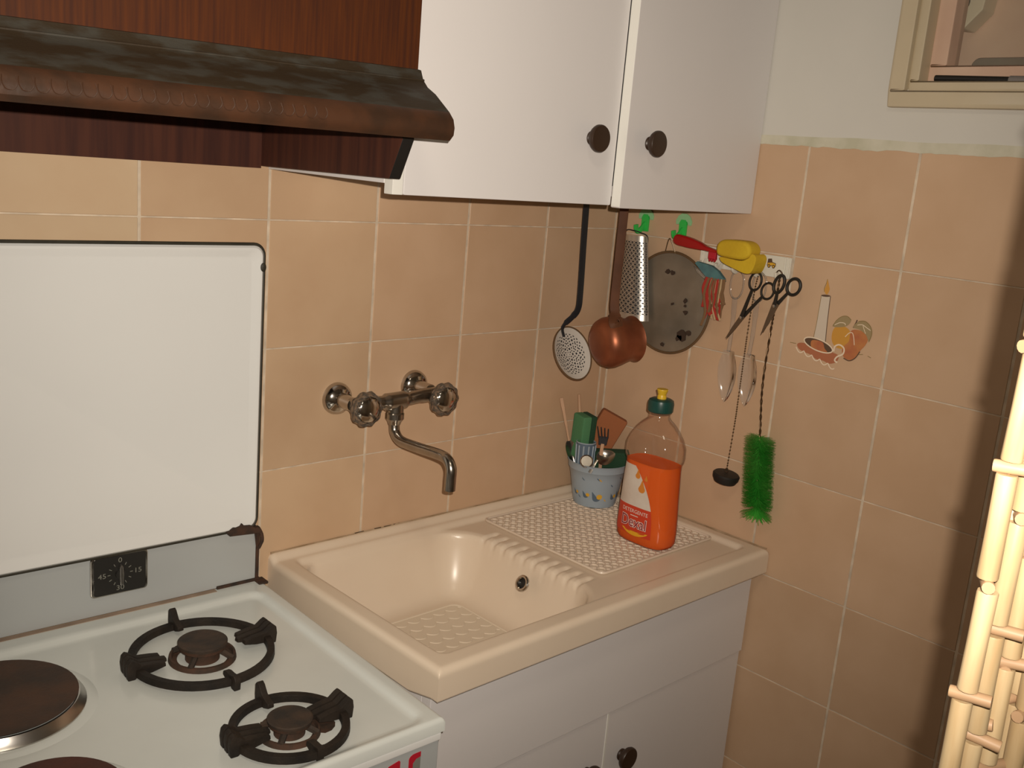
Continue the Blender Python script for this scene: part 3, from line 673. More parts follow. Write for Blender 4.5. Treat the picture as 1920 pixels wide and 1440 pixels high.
for sx in (-0.081,0.0805):
    mx = Matrix.Translation((sx,-0.056,0.0)) @ RX
    h = B().lathe([(0.0,0.004),(0.0125,0.004),(0.0125,0.014),(0.018,0.018),(0.026,0.024),(0.0290,0.031),(0.0275,0.038),(0.0215,0.0405)], 60, mx, cap=False, lobes=10, lamp=0.045, lobe_rng=(3,6)).obj('tap_handle', 'handle_acrylic', tp)
    B().lathe([(0.0,0.006),(0.0105,0.006),(0.0125,0.018),(0.020,0.026),(0.0235,0.033),(0.0225,0.0385),(0.0180,0.0425),(0.010,0.0452),(0.0,0.0460)], 40, mx, cap=False, lobes=10, lamp=0.05, lobe_rng=(3,4)).obj('handle_cap', 'chrome', h)
B().lathe([(0.0,0),(0.0125,0),(0.0158,-0.004),(0.0158,-0.013),(0.0125,-0.017),(0.0105,-0.023),(0.0,-0.023)], 28, Matrix.Translation((0,-0.058,-0.019)), cap=False).obj('spout_nut', 'chrome_dull', tp)
sp = smooth_path([(0,-0.058,-0.030),(0,-0.058,-0.044),(-0.0005,-0.063,-0.057),(-0.002,-0.082,-0.0655),(-0.005,-0.130,-0.0635),(-0.008,-0.190,-0.0590),(-0.0095,-0.212,-0.0610),(-0.0105,-0.2235,-0.0720),(-0.0108,-0.2245,-0.090),(-0.0108,-0.2245,-0.108)],8)
B().tube(sp, 0.0090, 18).obj('spout', 'chrome_dull', tp)

# ------------------------------------------------------------------ things hanging from the cabinet's underside
UZ = 0.0755
sm = thing('skimmer', 'white enamel perforated skimmer with a dark handle hanging under the wall cabinet', 'skimmer', (0.6426,-0.060,-0.239+ZO))
R0 = 0.0535; tiltm = Matrix.Rotation(math.radians(3),4,'Z') @ Matrix.Rotation(math.radians(-25),4,'X')
def fs_(u, v, d):
    a = 2*PI*u/22; r = 0.008+v*0.0054
    return tuple(tiltm @ Vector((r*math.cos(a), 0.010*(1-(r/R0)**2)+d, r*math.sin(a))))
b = B()
for ringi, n_ in enumerate((6,12,18,24)):
    r0 = 0.0040+ringi*0.0092
    def fr(u, v, d, n_=n_, r0=r0):
        a = 2*PI*u/n_; r = r0+v*0.0092; return tuple(tiltm @ Vector((r*math.cos(a), 0.012*(1-(r/R0)**2)+d, r*math.sin(a))))
    s_ = holed_sheet(n_, 1, fr, 0.175); b.add(s_.v, s_.f)
def rim(r): return 0.012*(1-(r/R0)**2)
b.lathe([(0.0,rim(0)),(0.0040,rim(0.0040))], 24, tiltm @ Matrix.Rotation(-PI/2,4,'X'), cap=False)
b.lathe([(0.0408,rim(0.0408)),(0.046,rim(0.046)),(0.050,rim(0.050)),(R0,0.0)], 48, tiltm @ Matrix.Rotation(-PI/2,4,'X'), cap=False)
b.obj('disc', 'white_enamel', sm)
B().lathe([(0.0,rim(0)+0.0014),(0.02,rim(0.02)+0.0014),(0.035,rim(0.035)+0.0014),(0.046,rim(0.046)+0.0012),(R0-0.0005,0.0008)], 40, tiltm @ Matrix.Rotation(-PI/2,4,'X'), cap=False).obj('hole_backing', 'dark_iron', sm)  # added dark sheet behind the disc so its holes look dark
B().tube([tuple(tiltm @ Vector((R0*math.cos(2*PI*i/48),0.0,R0*math.sin(2*PI*i/48)))) for i in range(48)], 0.0016, 8, closed=True).obj('disc_rim', 'brown_rim', sm)
hx = -0.0047
hp_ = smooth_path([(-0.0185,0.0105,0.032),(-0.0205,0.0145,0.046),(-0.0165,0.0130,0.057),(-0.004,0.006,0.072),(0.0040,0.001,0.088),(0.0045,0.0,0.12),(0.0,0.0,0.22),(-0.003,0.0,0.300)],5)
hd_ = B().tube(hp_, [0.35]*6+[0.5]*5+[0.8]*5+[1.0]*(len(hp_)-16), 12, flat=(0.0155,0.0032), up=(0,-1,0)).obj('handle', 'dark_iron', sm)
B().tube(smooth_path([(-0.003,0,0.298),(-0.003,-0.004,0.308),(-0.003,0.0,0.3135),(-0.003,0.004,0.308),(-0.003,0.001,0.298)],4), 0.0014, 6).obj('hanging_loop', 'dark_iron', sm)

cpn = thing('copper_saucepan', 'small copper saucepan hanging by its long handle in front of the grater', 'saucepan', (0.671,-0.120,-0.208+ZO))
ax = Vector((0.93,-0.24,0.10)).normalized()          # from the rounded base to the mouth
qm = Matrix.Translation(-ax*0.022) @ ax.to_track_quat('Z','Y').to_matrix().to_4x4()
B().lathe([(0.0,0.0),(0.026,0.0005),(0.037,0.004),(0.0450,0.011),(0.0490,0.021),(0.0495,0.031),(0.0470,0.045),(0.0435,0.058),(0.0415,0.068),(0.0425,0.077),(0.0455,0.083),(0.0445,0.0835),(0.0405,0.076),(0.0400,0.068),(0.042,0.058),(0.0455,0.045),(0.048,0.031),(0.0475,0.021),(0.0435,0.012),(0.036,0.0055),(0.0,0.002)], 48, qm, cap=False).obj('pan_body', 'copper', cpn)
upv = (Vector((0,0,1))-ax*ax.z).normalized()
tow = ax.cross(upv); tow = tow if tow.y < 0 else -tow
side = (upv*0.80+tow*0.60).normalized()
q0 = side*0.0460+ax*0.026; q1 = side*0.0505+ax*0.005
q0 = side*0.0495+ax*0.014; q1 = side*0.0520+ax*(-0.003)
hpts = smooth_path([q0, q1, Vector((-0.0030,-0.0150,0.060)), Vector((-0.0025,-0.0105,0.085)), Vector((-0.0024,-0.010,0.17)), Vector((-0.002,-0.010,0.266))],6)
B().tube(hpts, [1.6]*6+[1.35]*6+[1.05]*6+[1.0]*(len(hpts)-18), 12, flat=(0.0172,0.0036), up=(-0.7,-0.7,0.05)).obj('handle', 'copper_dark', cpn)
B().tube(smooth_path([(-0.002,-0.010,0.264),(-0.002,-0.015,0.276),(-0.002,-0.010,0.2825),(-0.002,-0.005,0.276),(-0.002,-0.009,0.264)],4), 0.0014, 6).obj('hanging_loop', 'copper_dark', cpn)

# ------------------------------------------------------------------ things on the right wall  (local x: along the wall from the corner, -y: into the room)
def wall_thing(name, label, cat, s, z, out=0.0, group=None): return thing(name, label, cat, (XC-out, -s, z+ZO), -PI/2, group)
def green_hook(label, s, z):
    t = wall_thing('plastic_hook', label, 'hook', s, z, 0, 'green hooks under the wall cabinet')
    cap = [(-0.018,0.012),(-0.019,0.020),(-0.014,0.029),(-0.006,0.034),(0.006,0.034),(0.014,0.029),(0.019,0.020),(0.018,0.012),(0.012,0.012),(0.008,0.019),(-0.008,0.019),(-0.012,0.012)]
    B().prism(cap, -0.0035, -0.0001).obj('backplate_cap', 'green_pale', t, bevel=0.0008)
    B().prism([(-0.0085,-0.012),(-0.0085,0.016),(-0.005,0.022),(0.005,0.022),(0.0085,0.016),(0.0085,-0.012)], -0.0060, -0.0001).obj('backplate', 'green_plastic', t, bevel=0.001)
    B().tube(smooth_path([(0,-0.003,0.004),(-0.0005,-0.012,-0.006),(-0.0015,-0.020,-0.012),(-0.002,-0.027,-0.008),(-0.002,-0.029,0.001)],5), 1.0, 10, flat=(0.011,0.0045), up=(1,0,0)).obj('hook', 'green_plastic', t)
    return t
green_hook('green plastic hook holding the grater under the cabinet', 0.0635, 0.014)
green_hook('green plastic hook under the cabinet over the red brush handle', 0.1585, 0.012)

gr = wall_thing('grater', 'half-round metal grater hanging from a green hook behind the saucepan', 'grater', 0.0560, -0.006, 0.0265)
GH, n1, n2 = 0.172, 10, 27
def gmap(u, v, d):
    t = v/n2; wd = 0.0295+0.0145*t; a = PI*(0.04+0.92*u/n1)
    z = -0.012-t*(GH-0.026); sx = 0.009*t
    return (-math.cos(a)*wd+sx, -math.sin(a)*0.019*(1+0.25*t)+d+0.012, z)
holed_sheet(n1, n2, gmap, 0.31, stagger=True).obj('grating_face', 'grater', gr)
vs = []; fs = []
for j in range(2):
    for i in range(17): vs.append(gmap(n1*i/16, j*n2, 0.0022))
for i in range(16): fs.append((i,i+1,18+i,17+i))
B().add(vs,fs).obj('shade_liner', 'dark_iron', gr)  # added dark liner, painting in the shade seen through the holes
for (ta, tb) in ((-0.075,0.002),(0.998,1.075)):
    vs = []; fs = []
    for i in range(21):
        for t in (ta,tb): vs.append(gmap(n1*i/20, t*n2, -0.0004))
    for i in range(20): fs.append((2*i,2*i+1,2*i+3,2*i+2))
    B().add(vs,fs).obj('band', 'grater', gr)
for u in (0, n1):
    B().tube([gmap(u,-0.075*n2,0), gmap(u,1.075*n2,0)], 0.0016, 6).obj('edge_wire', 'grater', gr)
p0, p1 = gmap(0,-0.07*n2,0), gmap(n1,-0.07*n2,0)
B().tube(smooth_path([(p0[0]-0.0005,p0[1],p0[2]-0.03),(p0[0]-0.002,p0[1],p0[2]),(-0.020,0.004,0.008),(0.006,-0.006,0.0085),(0.018,-0.002,0.006),(p1[0]+0.001,p1[1],p1[2]),(p1[0]+0.0012,p1[1],p1[2]-0.03)],6), 0.0012, 6).obj('wire_loop', 'dark_iron', gr)

lidp = wall_thing('pan_lid', 'round dull grey metal pan lid with a dark rim hanging behind the grater', 'pan lid', 0.1475, -0.131, 0.004)  # a pan lid hung flat against the wall
LR = 0.1005; mxl = Matrix.Rotation(PI/2,4,'X')
B().lathe([(0.0,0.004),(LR*0.5,0.0045),(LR*0.93,0.006),(LR*0.97,0.0035),(LR,0.0035),(LR,0.001),(LR*0.96,0.0),(0.0,0.0)], 64, mxl, cap=False).obj('disc', 'old_tin', lidp)
B().tube([(LR*math.cos(2*PI*i/64),-0.0032,LR*math.sin(2*PI*i/64)) for i in range(64)], 0.0027, 8, closed=True).obj('rim', 'brown_rim', lidp)
def blob(cx, cz, r, n=9):
    return [(cx+r*random.uniform(0.45,1.2)*math.cos(2*PI*i/n), cz+r*random.uniform(0.45,1.2)*math.sin(2*PI*i/n)) for i in range(n)]
for (cx, cz, r) in ((0.045,-0.058,0.012),(0.038,-0.064,0.009),(0.060,-0.050,0.007),(-0.008,0.062,0.007),(0.004,0.060,0.005),(0.042,0.010,0.005),(0.046,-0.012,0.005),(0.044,0.000,0.003),(0.0,-0.085,0.005),(0.012,0.0,0.0035)):
    B().prism(blob(cx,cz,r), -0.0078, -0.0048).obj('stain', 'tin_stain', lidp)
B().tube(smooth_path([(-0.022,-0.004,0.096),(-0.016,-0.007,0.118),(-0.010,-0.010,0.126),(-0.004,-0.008,0.118),(0.004,-0.004,0.098)],5), 0.0012, 6).obj('wire_loop', 'chain', lidp)

# white rail with hooks
rl = wall_thing('hook_rail', 'white plastic rail with a row of hooks fixed across the tiles', 'hook rail', 0.308, -0.029)
B().prism(rrect(-0.099,0.099,-0.0195,0.0195,0.003), -0.0065, 0.0).obj('rail_plate', 'white_plastic', rl, bevel=0.0012)
for x in (-0.0945,0.0885,0.0955): box('rail_ridge', 'white_plastic', rl, x-0.0022, x+0.0022, -0.0095, -0.0063, -0.0185, 0.0185, bevel=0.001)
for x in (-0.083,-0.0445,-0.006,0.040,0.086):
    B().tube(smooth_path([(x,-0.006,-0.006),(x,-0.012,-0.014),(x,-0.019,-0.019),(x,-0.026,-0.016),(x,-0.028,-0.008)],5), 1.0, 10, flat=(0.0085,0.0045), up=(1,0,0)).obj('hook', 'white_plastic', rl)
# the little toy-truck print on the rail
pl_ = B().prism([(0.0515,0.0055),(0.0520,0.0125),(0.0595,0.0135),(0.0615,0.0075),(0.0690,0.0060),(0.0695,0.0000),(0.0510,0.0000)], -0.0069, -0.0064).obj('print', 'ink_dark', rl)
B().prism([(0.0525,0.0012),(0.0525,0.0052),(0.0610,0.0062),(0.0680,0.0050),(0.0685,0.0012)], -0.0071, -0.0066).obj('print', 'print_yellow', pl_)
for x in (0.0555,0.0650):
    B().prism(ell(x,-0.0005,0.0030,0.0034,14), -0.0072, -0.0064).obj('print', 'ink_dark', pl_); B().prism(ell(x,-0.0005,0.0015,0.0017,10), -0.0074, -0.0068).obj('print', 'print_yellow', pl_)

# red-handled sponge
sg = wall_thing('bottle_sponge', 'yellow foam bottle sponge with a red handle lying across the hooks', 'sponge', 0.222, -0.006, 0.043)
B().tube(smooth_path([(-0.055,0.010,0.006),(-0.046,0.008,0.0035),(-0.020,0.002,0.0015),(0.010,-0.004,-0.0015),(0.034,-0.008,-0.005),(0.060,-0.012,-0.0075)],6), [0.30,0.55,0.75,0.88,0.95,1.0]+[1.05,1.08,1.08,1.08,1.06,1.05]+[1.05,1.02,1.0,0.95,0.9,0.85]+[0.8,0.74,0.68,0.6,0.52,0.45]+[0.42,0.40,0.36,0.32,0.28,0.25]+[0.22], 14, flat=(0.0195,0.012), up=(0,-1,0)).obj('handle', 'red_plastic', sg)
b = B(); b.box(0.040,0.056,-0.012,-0.006,-0.022,-0.006)
for x in (0.041,0.0465,0.052): b.prism([(x,-0.022),(x+0.004,-0.022),(x+0.002,-0.028)], -0.012, -0.006)
b.obj('clip', 'print_red', sg, bevel=0.0008)
so = [(0.058,0.002),(0.066,0.012),(0.080,0.0175),(0.104,0.0190),(0.127,0.0185),(0.138,0.012),(0.142,0.002),(0.149,-0.004),(0.152,-0.012),(0.149,-0.026),(0.143,-0.036),(0.130,-0.0375),(0.108,-0.0320),(0.088,-0.0265),(0.078,-0.0215),(0.0745,-0.0135),(0.062,-0.0125)]
def closed_smooth(p, k=4):
    n = len(p); out = []
    for i in range(n):
        q = [Vector((p[(i+j)%n][0],p[(i+j)%n][1],0)) for j in (-1,0,1,2)]
        for j in range(k):
            t = j/k; v = 0.5*((2*q[1])+(q[2]-q[0])*t+(2*q[0]-5*q[1]+4*q[2]-q[3])*t*t+(3*q[1]-q[0]-3*q[2]+q[3])*t**3); out.append((v.x,v.y))
    return out
up_ = [(0.068,0.003),(0.072,0.012),(0.083,0.0175),(0.104,0.0190),(0.127,0.0185),(0.138,0.012),(0.142,0.002),(0.138,-0.008),(0.125,-0.0145),(0.100,-0.0150),(0.080,-0.0135),(0.070,-0.0095)]
lo_ = [(0.076,-0.0145),(0.100,-0.0155),(0.122,-0.0160),(0.136,-0.010),(0.142,-0.002),(0.149,-0.004),(0.152,-0.012),(0.149,-0.026),(0.143,-0.036),(0.130,-0.0375),(0.108,-0.0320),(0.088,-0.0265),(0.078,-0.0215)]
B().prism(closed_smooth(up_), -0.032, 0.006).obj('foam', 'yellow_sponge', sg, bevel=0.007, seg=3)
B().prism(closed_smooth(lo_), -0.026, 0.010).obj('foam', 'yellow_sponge', sg, bevel=0.006, seg=3)

# bundle of cords
cb = wall_thing('cord_bundle', 'bunch of red and cream strings with a teal holder on the hook rail', 'strings', 0.258, -0.046, 0.020)
B().prism([(-0.034,0.004),(-0.030,0.008),(-0.012,0.006),(0.004,0.004),(0.020,-0.004),(0.034,-0.016),(0.036,-0.022),(0.012,-0.022),(-0.002,-0.020),(-0.016,-0.010)], -0.021, -0.012).obj('holder', 'teal', cb, bevel=0.0007)
B().prism([(-0.034,-0.001),(-0.022,-0.006),(-0.004,-0.018),(-0.006,-0.022),(-0.024,-0.012)], -0.024, -0.019).obj('holder_edge', 'clear_plastic', cb, bevel=0.001)
for i in range(30):
    x = -0.004+0.040*i/29+random.uniform(-0.001,0.001); ln = random.uniform(0.045,0.078) + (0.018 if i in (3,4,20) else 0)
    yv = -0.016+random.uniform(-0.006,0.005); c = ('cord_red','cord_cream','cord_red','cord_brown')[i % 4] if i < 26 else 'cord_brown'
    wob = random.uniform(-0.006,0.006)
    B().tube(smooth_path([(x*0.9+0.003,yv,-0.018),(x+wob*0.4,yv-0.003,-0.018-ln*0.35),(x-wob*0.5+0.002,yv-0.002,-0.018-ln*0.7),(x+wob+0.003,yv,-0.018-ln)],4), random.uniform(0.0016,0.0030), 6).obj('cord', c, cb)

# clear plastic servers
def server(label, s, z, dx, bend):
    t = wall_thing('plastic_spoon', label, 'spoon', s, z, 0.016, 'clear plastic spoons on the hook rail')
    # open loop at the top, a stem, a long bowl
    lp = closed_smooth([(-0.002,0.0),(-0.012,-0.010),(-0.013,-0.035),(-0.006,-0.050),(0.006,-0.050),(0.014,-0.035),(0.013,-0.010),(0.004,0.0)],4)
    B().tube([(x,0,zz) for x,zz in lp], 0.0016, 8, closed=True).obj('loop', 'clear_plastic', t)
    st_ = smooth_path([(0,0,-0.050),(dx*0.3,0.001,-0.085),(dx*0.6,0,-0.12),(dx,-0.004,-0.152)],6)
    B().tube(st_, [1.0]*6+[0.8]*6+[0.7]*(len(st_)-12), 10, flat=(0.011,0.0022), up=(0,-1,0)).obj('stem', 'clear_plastic', t)
    vs = []; fs = []; nu, nv = 10, 14
    for side, off in ((0,0.0),(1,0.0016)):
        for j in range(nv+1):
            tt = j/nv; zz = -0.150-0.100*tt; hw = 0.0205*(math.sin(PI*min(1,(0.06+0.94*tt)**0.85)))**0.7 + (0.0035 if tt < 0.05 else 0)
            for i in range(nu+1):
                u = -1+2*i/nu; vs.append((dx+bend*tt+u*hw, -0.004+0.009*(1-u*u)*math.sin(PI*tt)**0.6*0.9+off, zz))
    m = (nu+1)*(nv+1)
    for k in (0,m):
        for j in range(nv):
            for i in range(nu): fs.append((k+j*(nu+1)+i,k+j*(nu+1)+i+1,k+(j+1)*(nu+1)+i+1,k+(j+1)*(nu+1)+i))
    B().add(vs,fs).obj('spoon_bowl', 'clear_plastic', t)
    return t
server('clear plastic serving spoon nearest the string bundle', 0.3065, -0.046, 0.004, 0.004)
server('clear plastic serving spoon behind the plug chain and scissors', 0.3545, -0.044, 0.001, 0.004)

# scissors
def scissors(label, s, z, rings, piv, tips, out, sharp, th=1.0):
    t = wall_thing('scissors', label, 'scissors', s, z, out, 'scissors on the hook rail')
    for k in (0,1):
        (cx, cz, rx, rz, ti), (tx, tz) = rings[k], tips[k]; y = -0.0035+0.0035*k
        e = ell(cx, cz, rx, rz, 28, ti)
        hn = B().tube([(p[0],y,p[1]) for p in e], 0.0021*th, 8, closed=True)
        d = Vector((piv[0]-cx,0,piv[1]-cz)).normalized(); st0 = Vector((cx,y,cz))+d*(rz*0.98)
        hn.tube([st0, Vector((piv[0],y,piv[1]))], [0.8,1.25], 8, flat=(0.0065,0.0030), up=(0,-1,0))
        h = hn.obj('handle', 'scissor_black', t)
        dd = Vector((tx-piv[0],0,tz-piv[1])); nn = Vector((dd.z,0,-dd.x)).normalized()*(1 if k else -1)
        p = Vector((piv[0],0,piv[1])); a = p-nn*0.0042*th-dd*0.10; b_ = p+nn*0.0048*th-dd*0.10; c = p+dd*0.55+nn*0.0040*th; q = Vector((tx,0,tz))
        poly = [(a.x,a.z),(b_.x,b_.z),(c.x,c.z),(q.x,q.z),((p-nn*0.003+dd*0.5).x,(p-nn*0.003+dd*0.5).z)]
        B().prism(poly, y-0.0008, y+0.0008).obj('blade', sharp, t)
    B().lathe([(0,0),(0.0028,0),(0.0028,0.002),(0,0.0028)], 12, Matrix.Translation((piv[0],-0.004,piv[1])) @ RX, cap=False).obj('pivot', 'steel', t)
    return t
scissors('open black-handled scissors over the clear spoons', 0.356, -0.058, ((0.001,0.000,0.0120,0.0165,-0.25),(0.0265,-0.014,0.0125,0.0150,-0.35)), (-0.019,-0.070), ((-0.047,-0.114),(-0.0475,-0.1165)), 0.030, 'scissor_steel')
scissors('closed dark scissors on the hook nearest the candle picture', 0.406, -0.054, ((0.000,-0.002,0.0095,0.0165,-0.30),(0.0275,-0.003,0.0125,0.0150,-0.45)), (-0.0035,-0.042), ((-0.0235,-0.099),(-0.021,-0.094)), 0.030, 'scissor_steel', 1.35)

# plug on a chain
pg = wall_thing('sink_plug', 'black rubber sink plug hanging on a bead chain', 'plug', 0.344, -0.436, 0.024)
pm = Matrix.Rotation(math.radians(8),4,'Y')
B().lathe([(0,0.0090),(0.004,0.0090),(0.0235,0.0075),(0.0258,0.005),(0.025,-0.002),(0.021,-0.0095),(0.0175,-0.011),(0,-0.011)], 36, pm, cap=False).obj('stopper', 'rubber', pg)
B().tube([(0.0035*math.cos(2*PI*i/14),0,0.0135+0.0042*math.sin(2*PI*i/14)) for i in range(14)], 0.0008, 6, closed=True).obj('ring', 'chain', pg)
b = B(); cpth = smooth_path([(0,0,0.0175),(0.0045,-0.001,0.11),(0.0055,-0.002,0.155),(0.0075,-0.004,0.285),(0.0105,-0.004,0.362),(0.0125,-0.002,0.389)],30)
acc = 0; last = cpth[0]; b.ball(last, 0.0017, n=6, k=4)
for p in cpth[1:]:
    if (p-last).length >= 0.0040: b.ball(p, 0.0017, n=6, k=4); last = p
b.tube(cpth, 0.0005, 4); o = b.obj('chain', 'chain', pg)

# green bottle brush
br = wall_thing('bottle_brush', 'long bottle brush with dense green bristles hanging from the rail', 'brush', 0.399, -0.045, 0.020)
stemp = smooth_path([(0.0005,-0.004,0.0),(-0.001,-0.003,-0.05),(-0.005,0,-0.10),(-0.006,0,-0.20),(0.003,0,-0.29),(0.010,0,-0.36),(0.0195,0,-0.44)],16)
for ph in (0,PI):
    pts = []
    for i, p in enumerate(stemp):
        a = i*1.25+ph; pts.append(p+Vector((0.0013*math.cos(a),0.0013*math.sin(a),0)))
    B().tube(pts, 0.0011, 5).obj('twisted_wire', 'wire', br)
B().tube(smooth_path([(0.0005,-0.004,-0.002),(-0.006,-0.006,0.006),(0,-0.008,0.0125),(0.006,-0.006,0.006),(0.001,-0.004,-0.002)],5), 0.0012, 6).obj('hanging_loop', 'wire', br)
b = B()
def stem_at(z):
    for i in range(len(stemp)-1):
        if stemp[i].z >= z >= stemp[i+1].z: t = (stemp[i].z-z)/(stemp[i].z-stemp[i+1].z); return stemp[i].lerp(stemp[i+1],t)
    return stemp[-1]
for i in range(5200):
    tt = i/5200; z = -0.296-0.144*tt; a = i*2.39996+random.uniform(-.2,.2); c = stem_at(z)
    ln = random.uniform(0.026,0.0325)*(0.86 if tt < 0.02 else 1)
    d = Vector((math.cos(a),math.sin(a)*0.78,random.uniform(-0.16,0.10) + (-0.35 if tt > 0.93 else 0)))
    e_ = c+d*ln; sd = Vector((-math.sin(a),math.cos(a),0))*0.00042
    b.add([c+sd,c-sd,e_-sd*0.8,e_+sd*0.8],[(0,1,2,3)])
o = b.obj('bristles', 'bristle', br, smooth=False); o['kind'] = 'stuff'

# ------------------------------------------------------------------ the picture printed on one tile
pc = wall_thing('tile_picture', 'candle, chamberstick and fruit picture printed on a wall tile', 'picture', 0.500, -0.110, 0.0003)
def ink(name, pts, m, y=-0.0003, parent=None):
    return B().prism([(p[0]-0.500,p[1]+0.110) for p in pts], y-0.00012, y).obj(name, m, parent or pc, smooth=False)
def line(name, pts, m, r=0.0008, y=-0.0004, k=5, closed=False):
    P = [(p[0]-0.500,y,p[1]+0.110) for p in pts]; P = smooth_path(P,k) if k and not closed else P
    return B().tube(P, 1.0, 6, closed=closed, flat=(2*r,0.0003), up=(0,-1,0)).obj(name, m, pc, smooth=False)
cs = closed_smooth
ink('candle', [(0.4725,-0.0675),(0.4895,-0.0655),(0.4905,-0.090),(0.4915,-0.112),(0.4935,-0.146),(0.4700,-0.1475),(0.4715,-0.120),(0.4720,-0.095)], 'ink_white')
ink('flame', cs([(0.4795,-0.0375),(0.4845,-0.049),(0.4865,-0.055),(0.4835,-0.0635),(0.4795,-0.0625),(0.4765,-0.0565),(0.4790,-0.048)]), 'ink_flame', -0.0004)
line('outline', [(0.4795,-0.0375),(0.4785,-0.045),(0.4762,-0.0530),(0.4770,-0.060)], 'ink_olive', 0.0005)
ink('candle_top', ell(0.481,-0.0665,0.0090,0.0019,16,0.08), 'ink_dark', -0.0005)
line('outline', [(0.4725,-0.068),(0.4718,-0.095),(0.4712,-0.120),(0.4690,-0.147)], 'ink_olive', 0.0005)
line('outline', [(0.4900,-0.066),(0.4906,-0.090),(0.4918,-0.120),(0.4935,-0.147)], 'ink_dark', 0.0007)
ink('fruit', cs([(0.505,-0.122),(0.513,-0.1145),(0.526,-0.114),(0.536,-0.120),(0.541,-0.132),(0.537,-0.147),(0.524,-0.153),(0.511,-0.150),(0.504,-0.138)]), 'ink_yellow', -0.0003)
ink('fruit', cs([(0.538,-0.119),(0.552,-0.115),(0.566,-0.119),(0.571,-0.128),(0.567,-0.140),(0.560,-0.150),(0.554,-0.163),(0.545,-0.169),(0.533,-0.167),(0.527,-0.156),(0.530,-0.146),(0.537,-0.137)]), 'ink_orange', -0.0005)
ink('leaf', cs([(0.503,-0.117),(0.508,-0.106),(0.517,-0.0975),(0.527,-0.0955),(0.535,-0.1005),(0.531,-0.110),(0.520,-0.1155)]), 'ink_leaf', -0.0004)
ink('leaf', cs([(0.541,-0.112),(0.549,-0.1005),(0.561,-0.0985),(0.572,-0.106),(0.576,-0.118),(0.573,-0.131),(0.566,-0.121),(0.553,-0.114)]), 'ink_leaf', -0.0007)
line('outline', [(0.541,-0.113),(0.5445,-0.104),(0.546,-0.0985)], 'ink_dark', 0.0011)
line('outline', [(0.503,-0.117),(0.508,-0.106),(0.517,-0.0975),(0.527,-0.0955),(0.535,-0.1005)], 'ink_olive', 0.0006)
line('outline', [(0.549,-0.1005),(0.561,-0.0985),(0.572,-0.106),(0.576,-0.118),(0.573,-0.132)], 'ink_olive', 0.0006, -0.0009)
line('vein', [(0.506,-0.114),(0.515,-0.1085),(0.524,-0.108),(0.526,-0.111)], 'ink_cream', 0.0006, -0.0006)
line('vein', [(0.548,-0.107),(0.557,-0.105),(0.566,-0.109),(0.573,-0.112)], 'ink_cream', 0.0006, -0.0009)
line('vein', [(0.558,-0.1055),(0.561,-0.112),(0.565,-0.119)], 'ink_cream', 0.0005, -0.0009)
line('stalk', [(0.529,-0.131),(0.535,-0.1235),(0.541,-0.122),(0.545,-0.130),(0.548,-0.142)], 'ink_cream', 0.0007, -0.0008)
line('outline', [(0.532,-0.168),(0.543,-0.1705),(0.553,-0.164),(0.560,-0.151)], 'ink_dark', 0.0009, -0.0008)
ink('plate', cs([(0.440,-0.160),(0.452,-0.156),(0.480,-0.160),(0.508,-0.162),(0.522,-0.166),(0.520,-0.177),(0.507,-0.183),(0.494,-0.180),(0.481,-0.180),(0.468,-0.174),(0.455,-0.172),(0.444,-0.168)]), 'ink_rust', -0.0005)
ink('well', ell(0.4810,-0.1545,0.0285,0.0095,26,-0.18), 'ink_dark', -0.0007)
ink('socket', cs([(0.468,-0.148),(0.488,-0.148),(0.494,-0.158),(0.500,-0.164),(0.482,-0.164),(0.468,-0.160)]), 'ink_orange', -0.0009)
line('rim_line', ell(0.4810,-0.1545,0.0290,0.0100,30,-0.18), 'ink_cream', 0.0011, -0.0010, closed=True)
sc = []
for i in range(5):
    x0 = 0.4385+0.0165*i; z0 = -0.166-0.0042*i
    for j in range(6): t = j/6; sc.append((x0+0.0165*t, z0-0.0042*t-0.0062*math.sin(PI*t)))
line('scallop_line', sc, 'ink_cream', 0.0010, -0.0010, k=2)
line('handle_line', [(0.512,-0.160),(0.513,-0.151),(0.521,-0.1465),(0.530,-0.151),(0.530,-0.161),(0.520,-0.168),(0.5165,-0.175),(0.522,-0.178)], 'ink_cream', 0.0014, -0.0011)
for p in ([(0.425,-0.160),(0.437,-0.160)],[(0.575,-0.156),(0.581,-0.158)],[(0.556,-0.157),(0.566,-0.155)]): line('stroke', p, 'ink_olive', 0.0005, k=0)

# ------------------------------------------------------------------ on the drainboard: detergent
bt = thing('detergent_bottle', 'clear plastic bottle of orange washing-up liquid with a green cap', 'bottle', (0.651,-0.281,-0.553+ZO-0.0045), -PI/2)
PRF = [(0.000,0.050,0.028),(0.003,0.0545,0.032),(0.010,0.0585,0.035),(0.030,0.0595,0.036),(0.060,0.0580,0.0355),(0.090,0.0560,0.0352),(0.120,0.0545,0.0350),(0.145,0.0530,0.0345),(0.158,0.0530,0.0350),(0.163,0.0555,0.0375),(0.172,0.0570,0.0390),(0.190,0.0560,0.0390),(0.205,0.0510,0.0365),(0.220,0.0420,0.0320),(0.231,0.0320,0.0270),(0.238,0.0230,0.0220),(0.243,0.0195,0.0195),(0.256,0.0190,0.0190)]
def ab(h):
    for i in range(len(PRF)-1):
        if PRF[i][0] <= h <= PRF[i+1][0]:
            t = (h-PRF[i][0])/(PRF[i+1][0]-PRF[i][0]); return PRF[i][1]+(PRF[i+1][1]-PRF[i][1])*t, PRF[i][2]+(PRF[i+1][2]-PRF[i][2])*t
    return PRF[-1][1:]
def nexp(h): return 2.9 if h < 0.19 else max(2.0, 2.9-(h-0.19)*18)
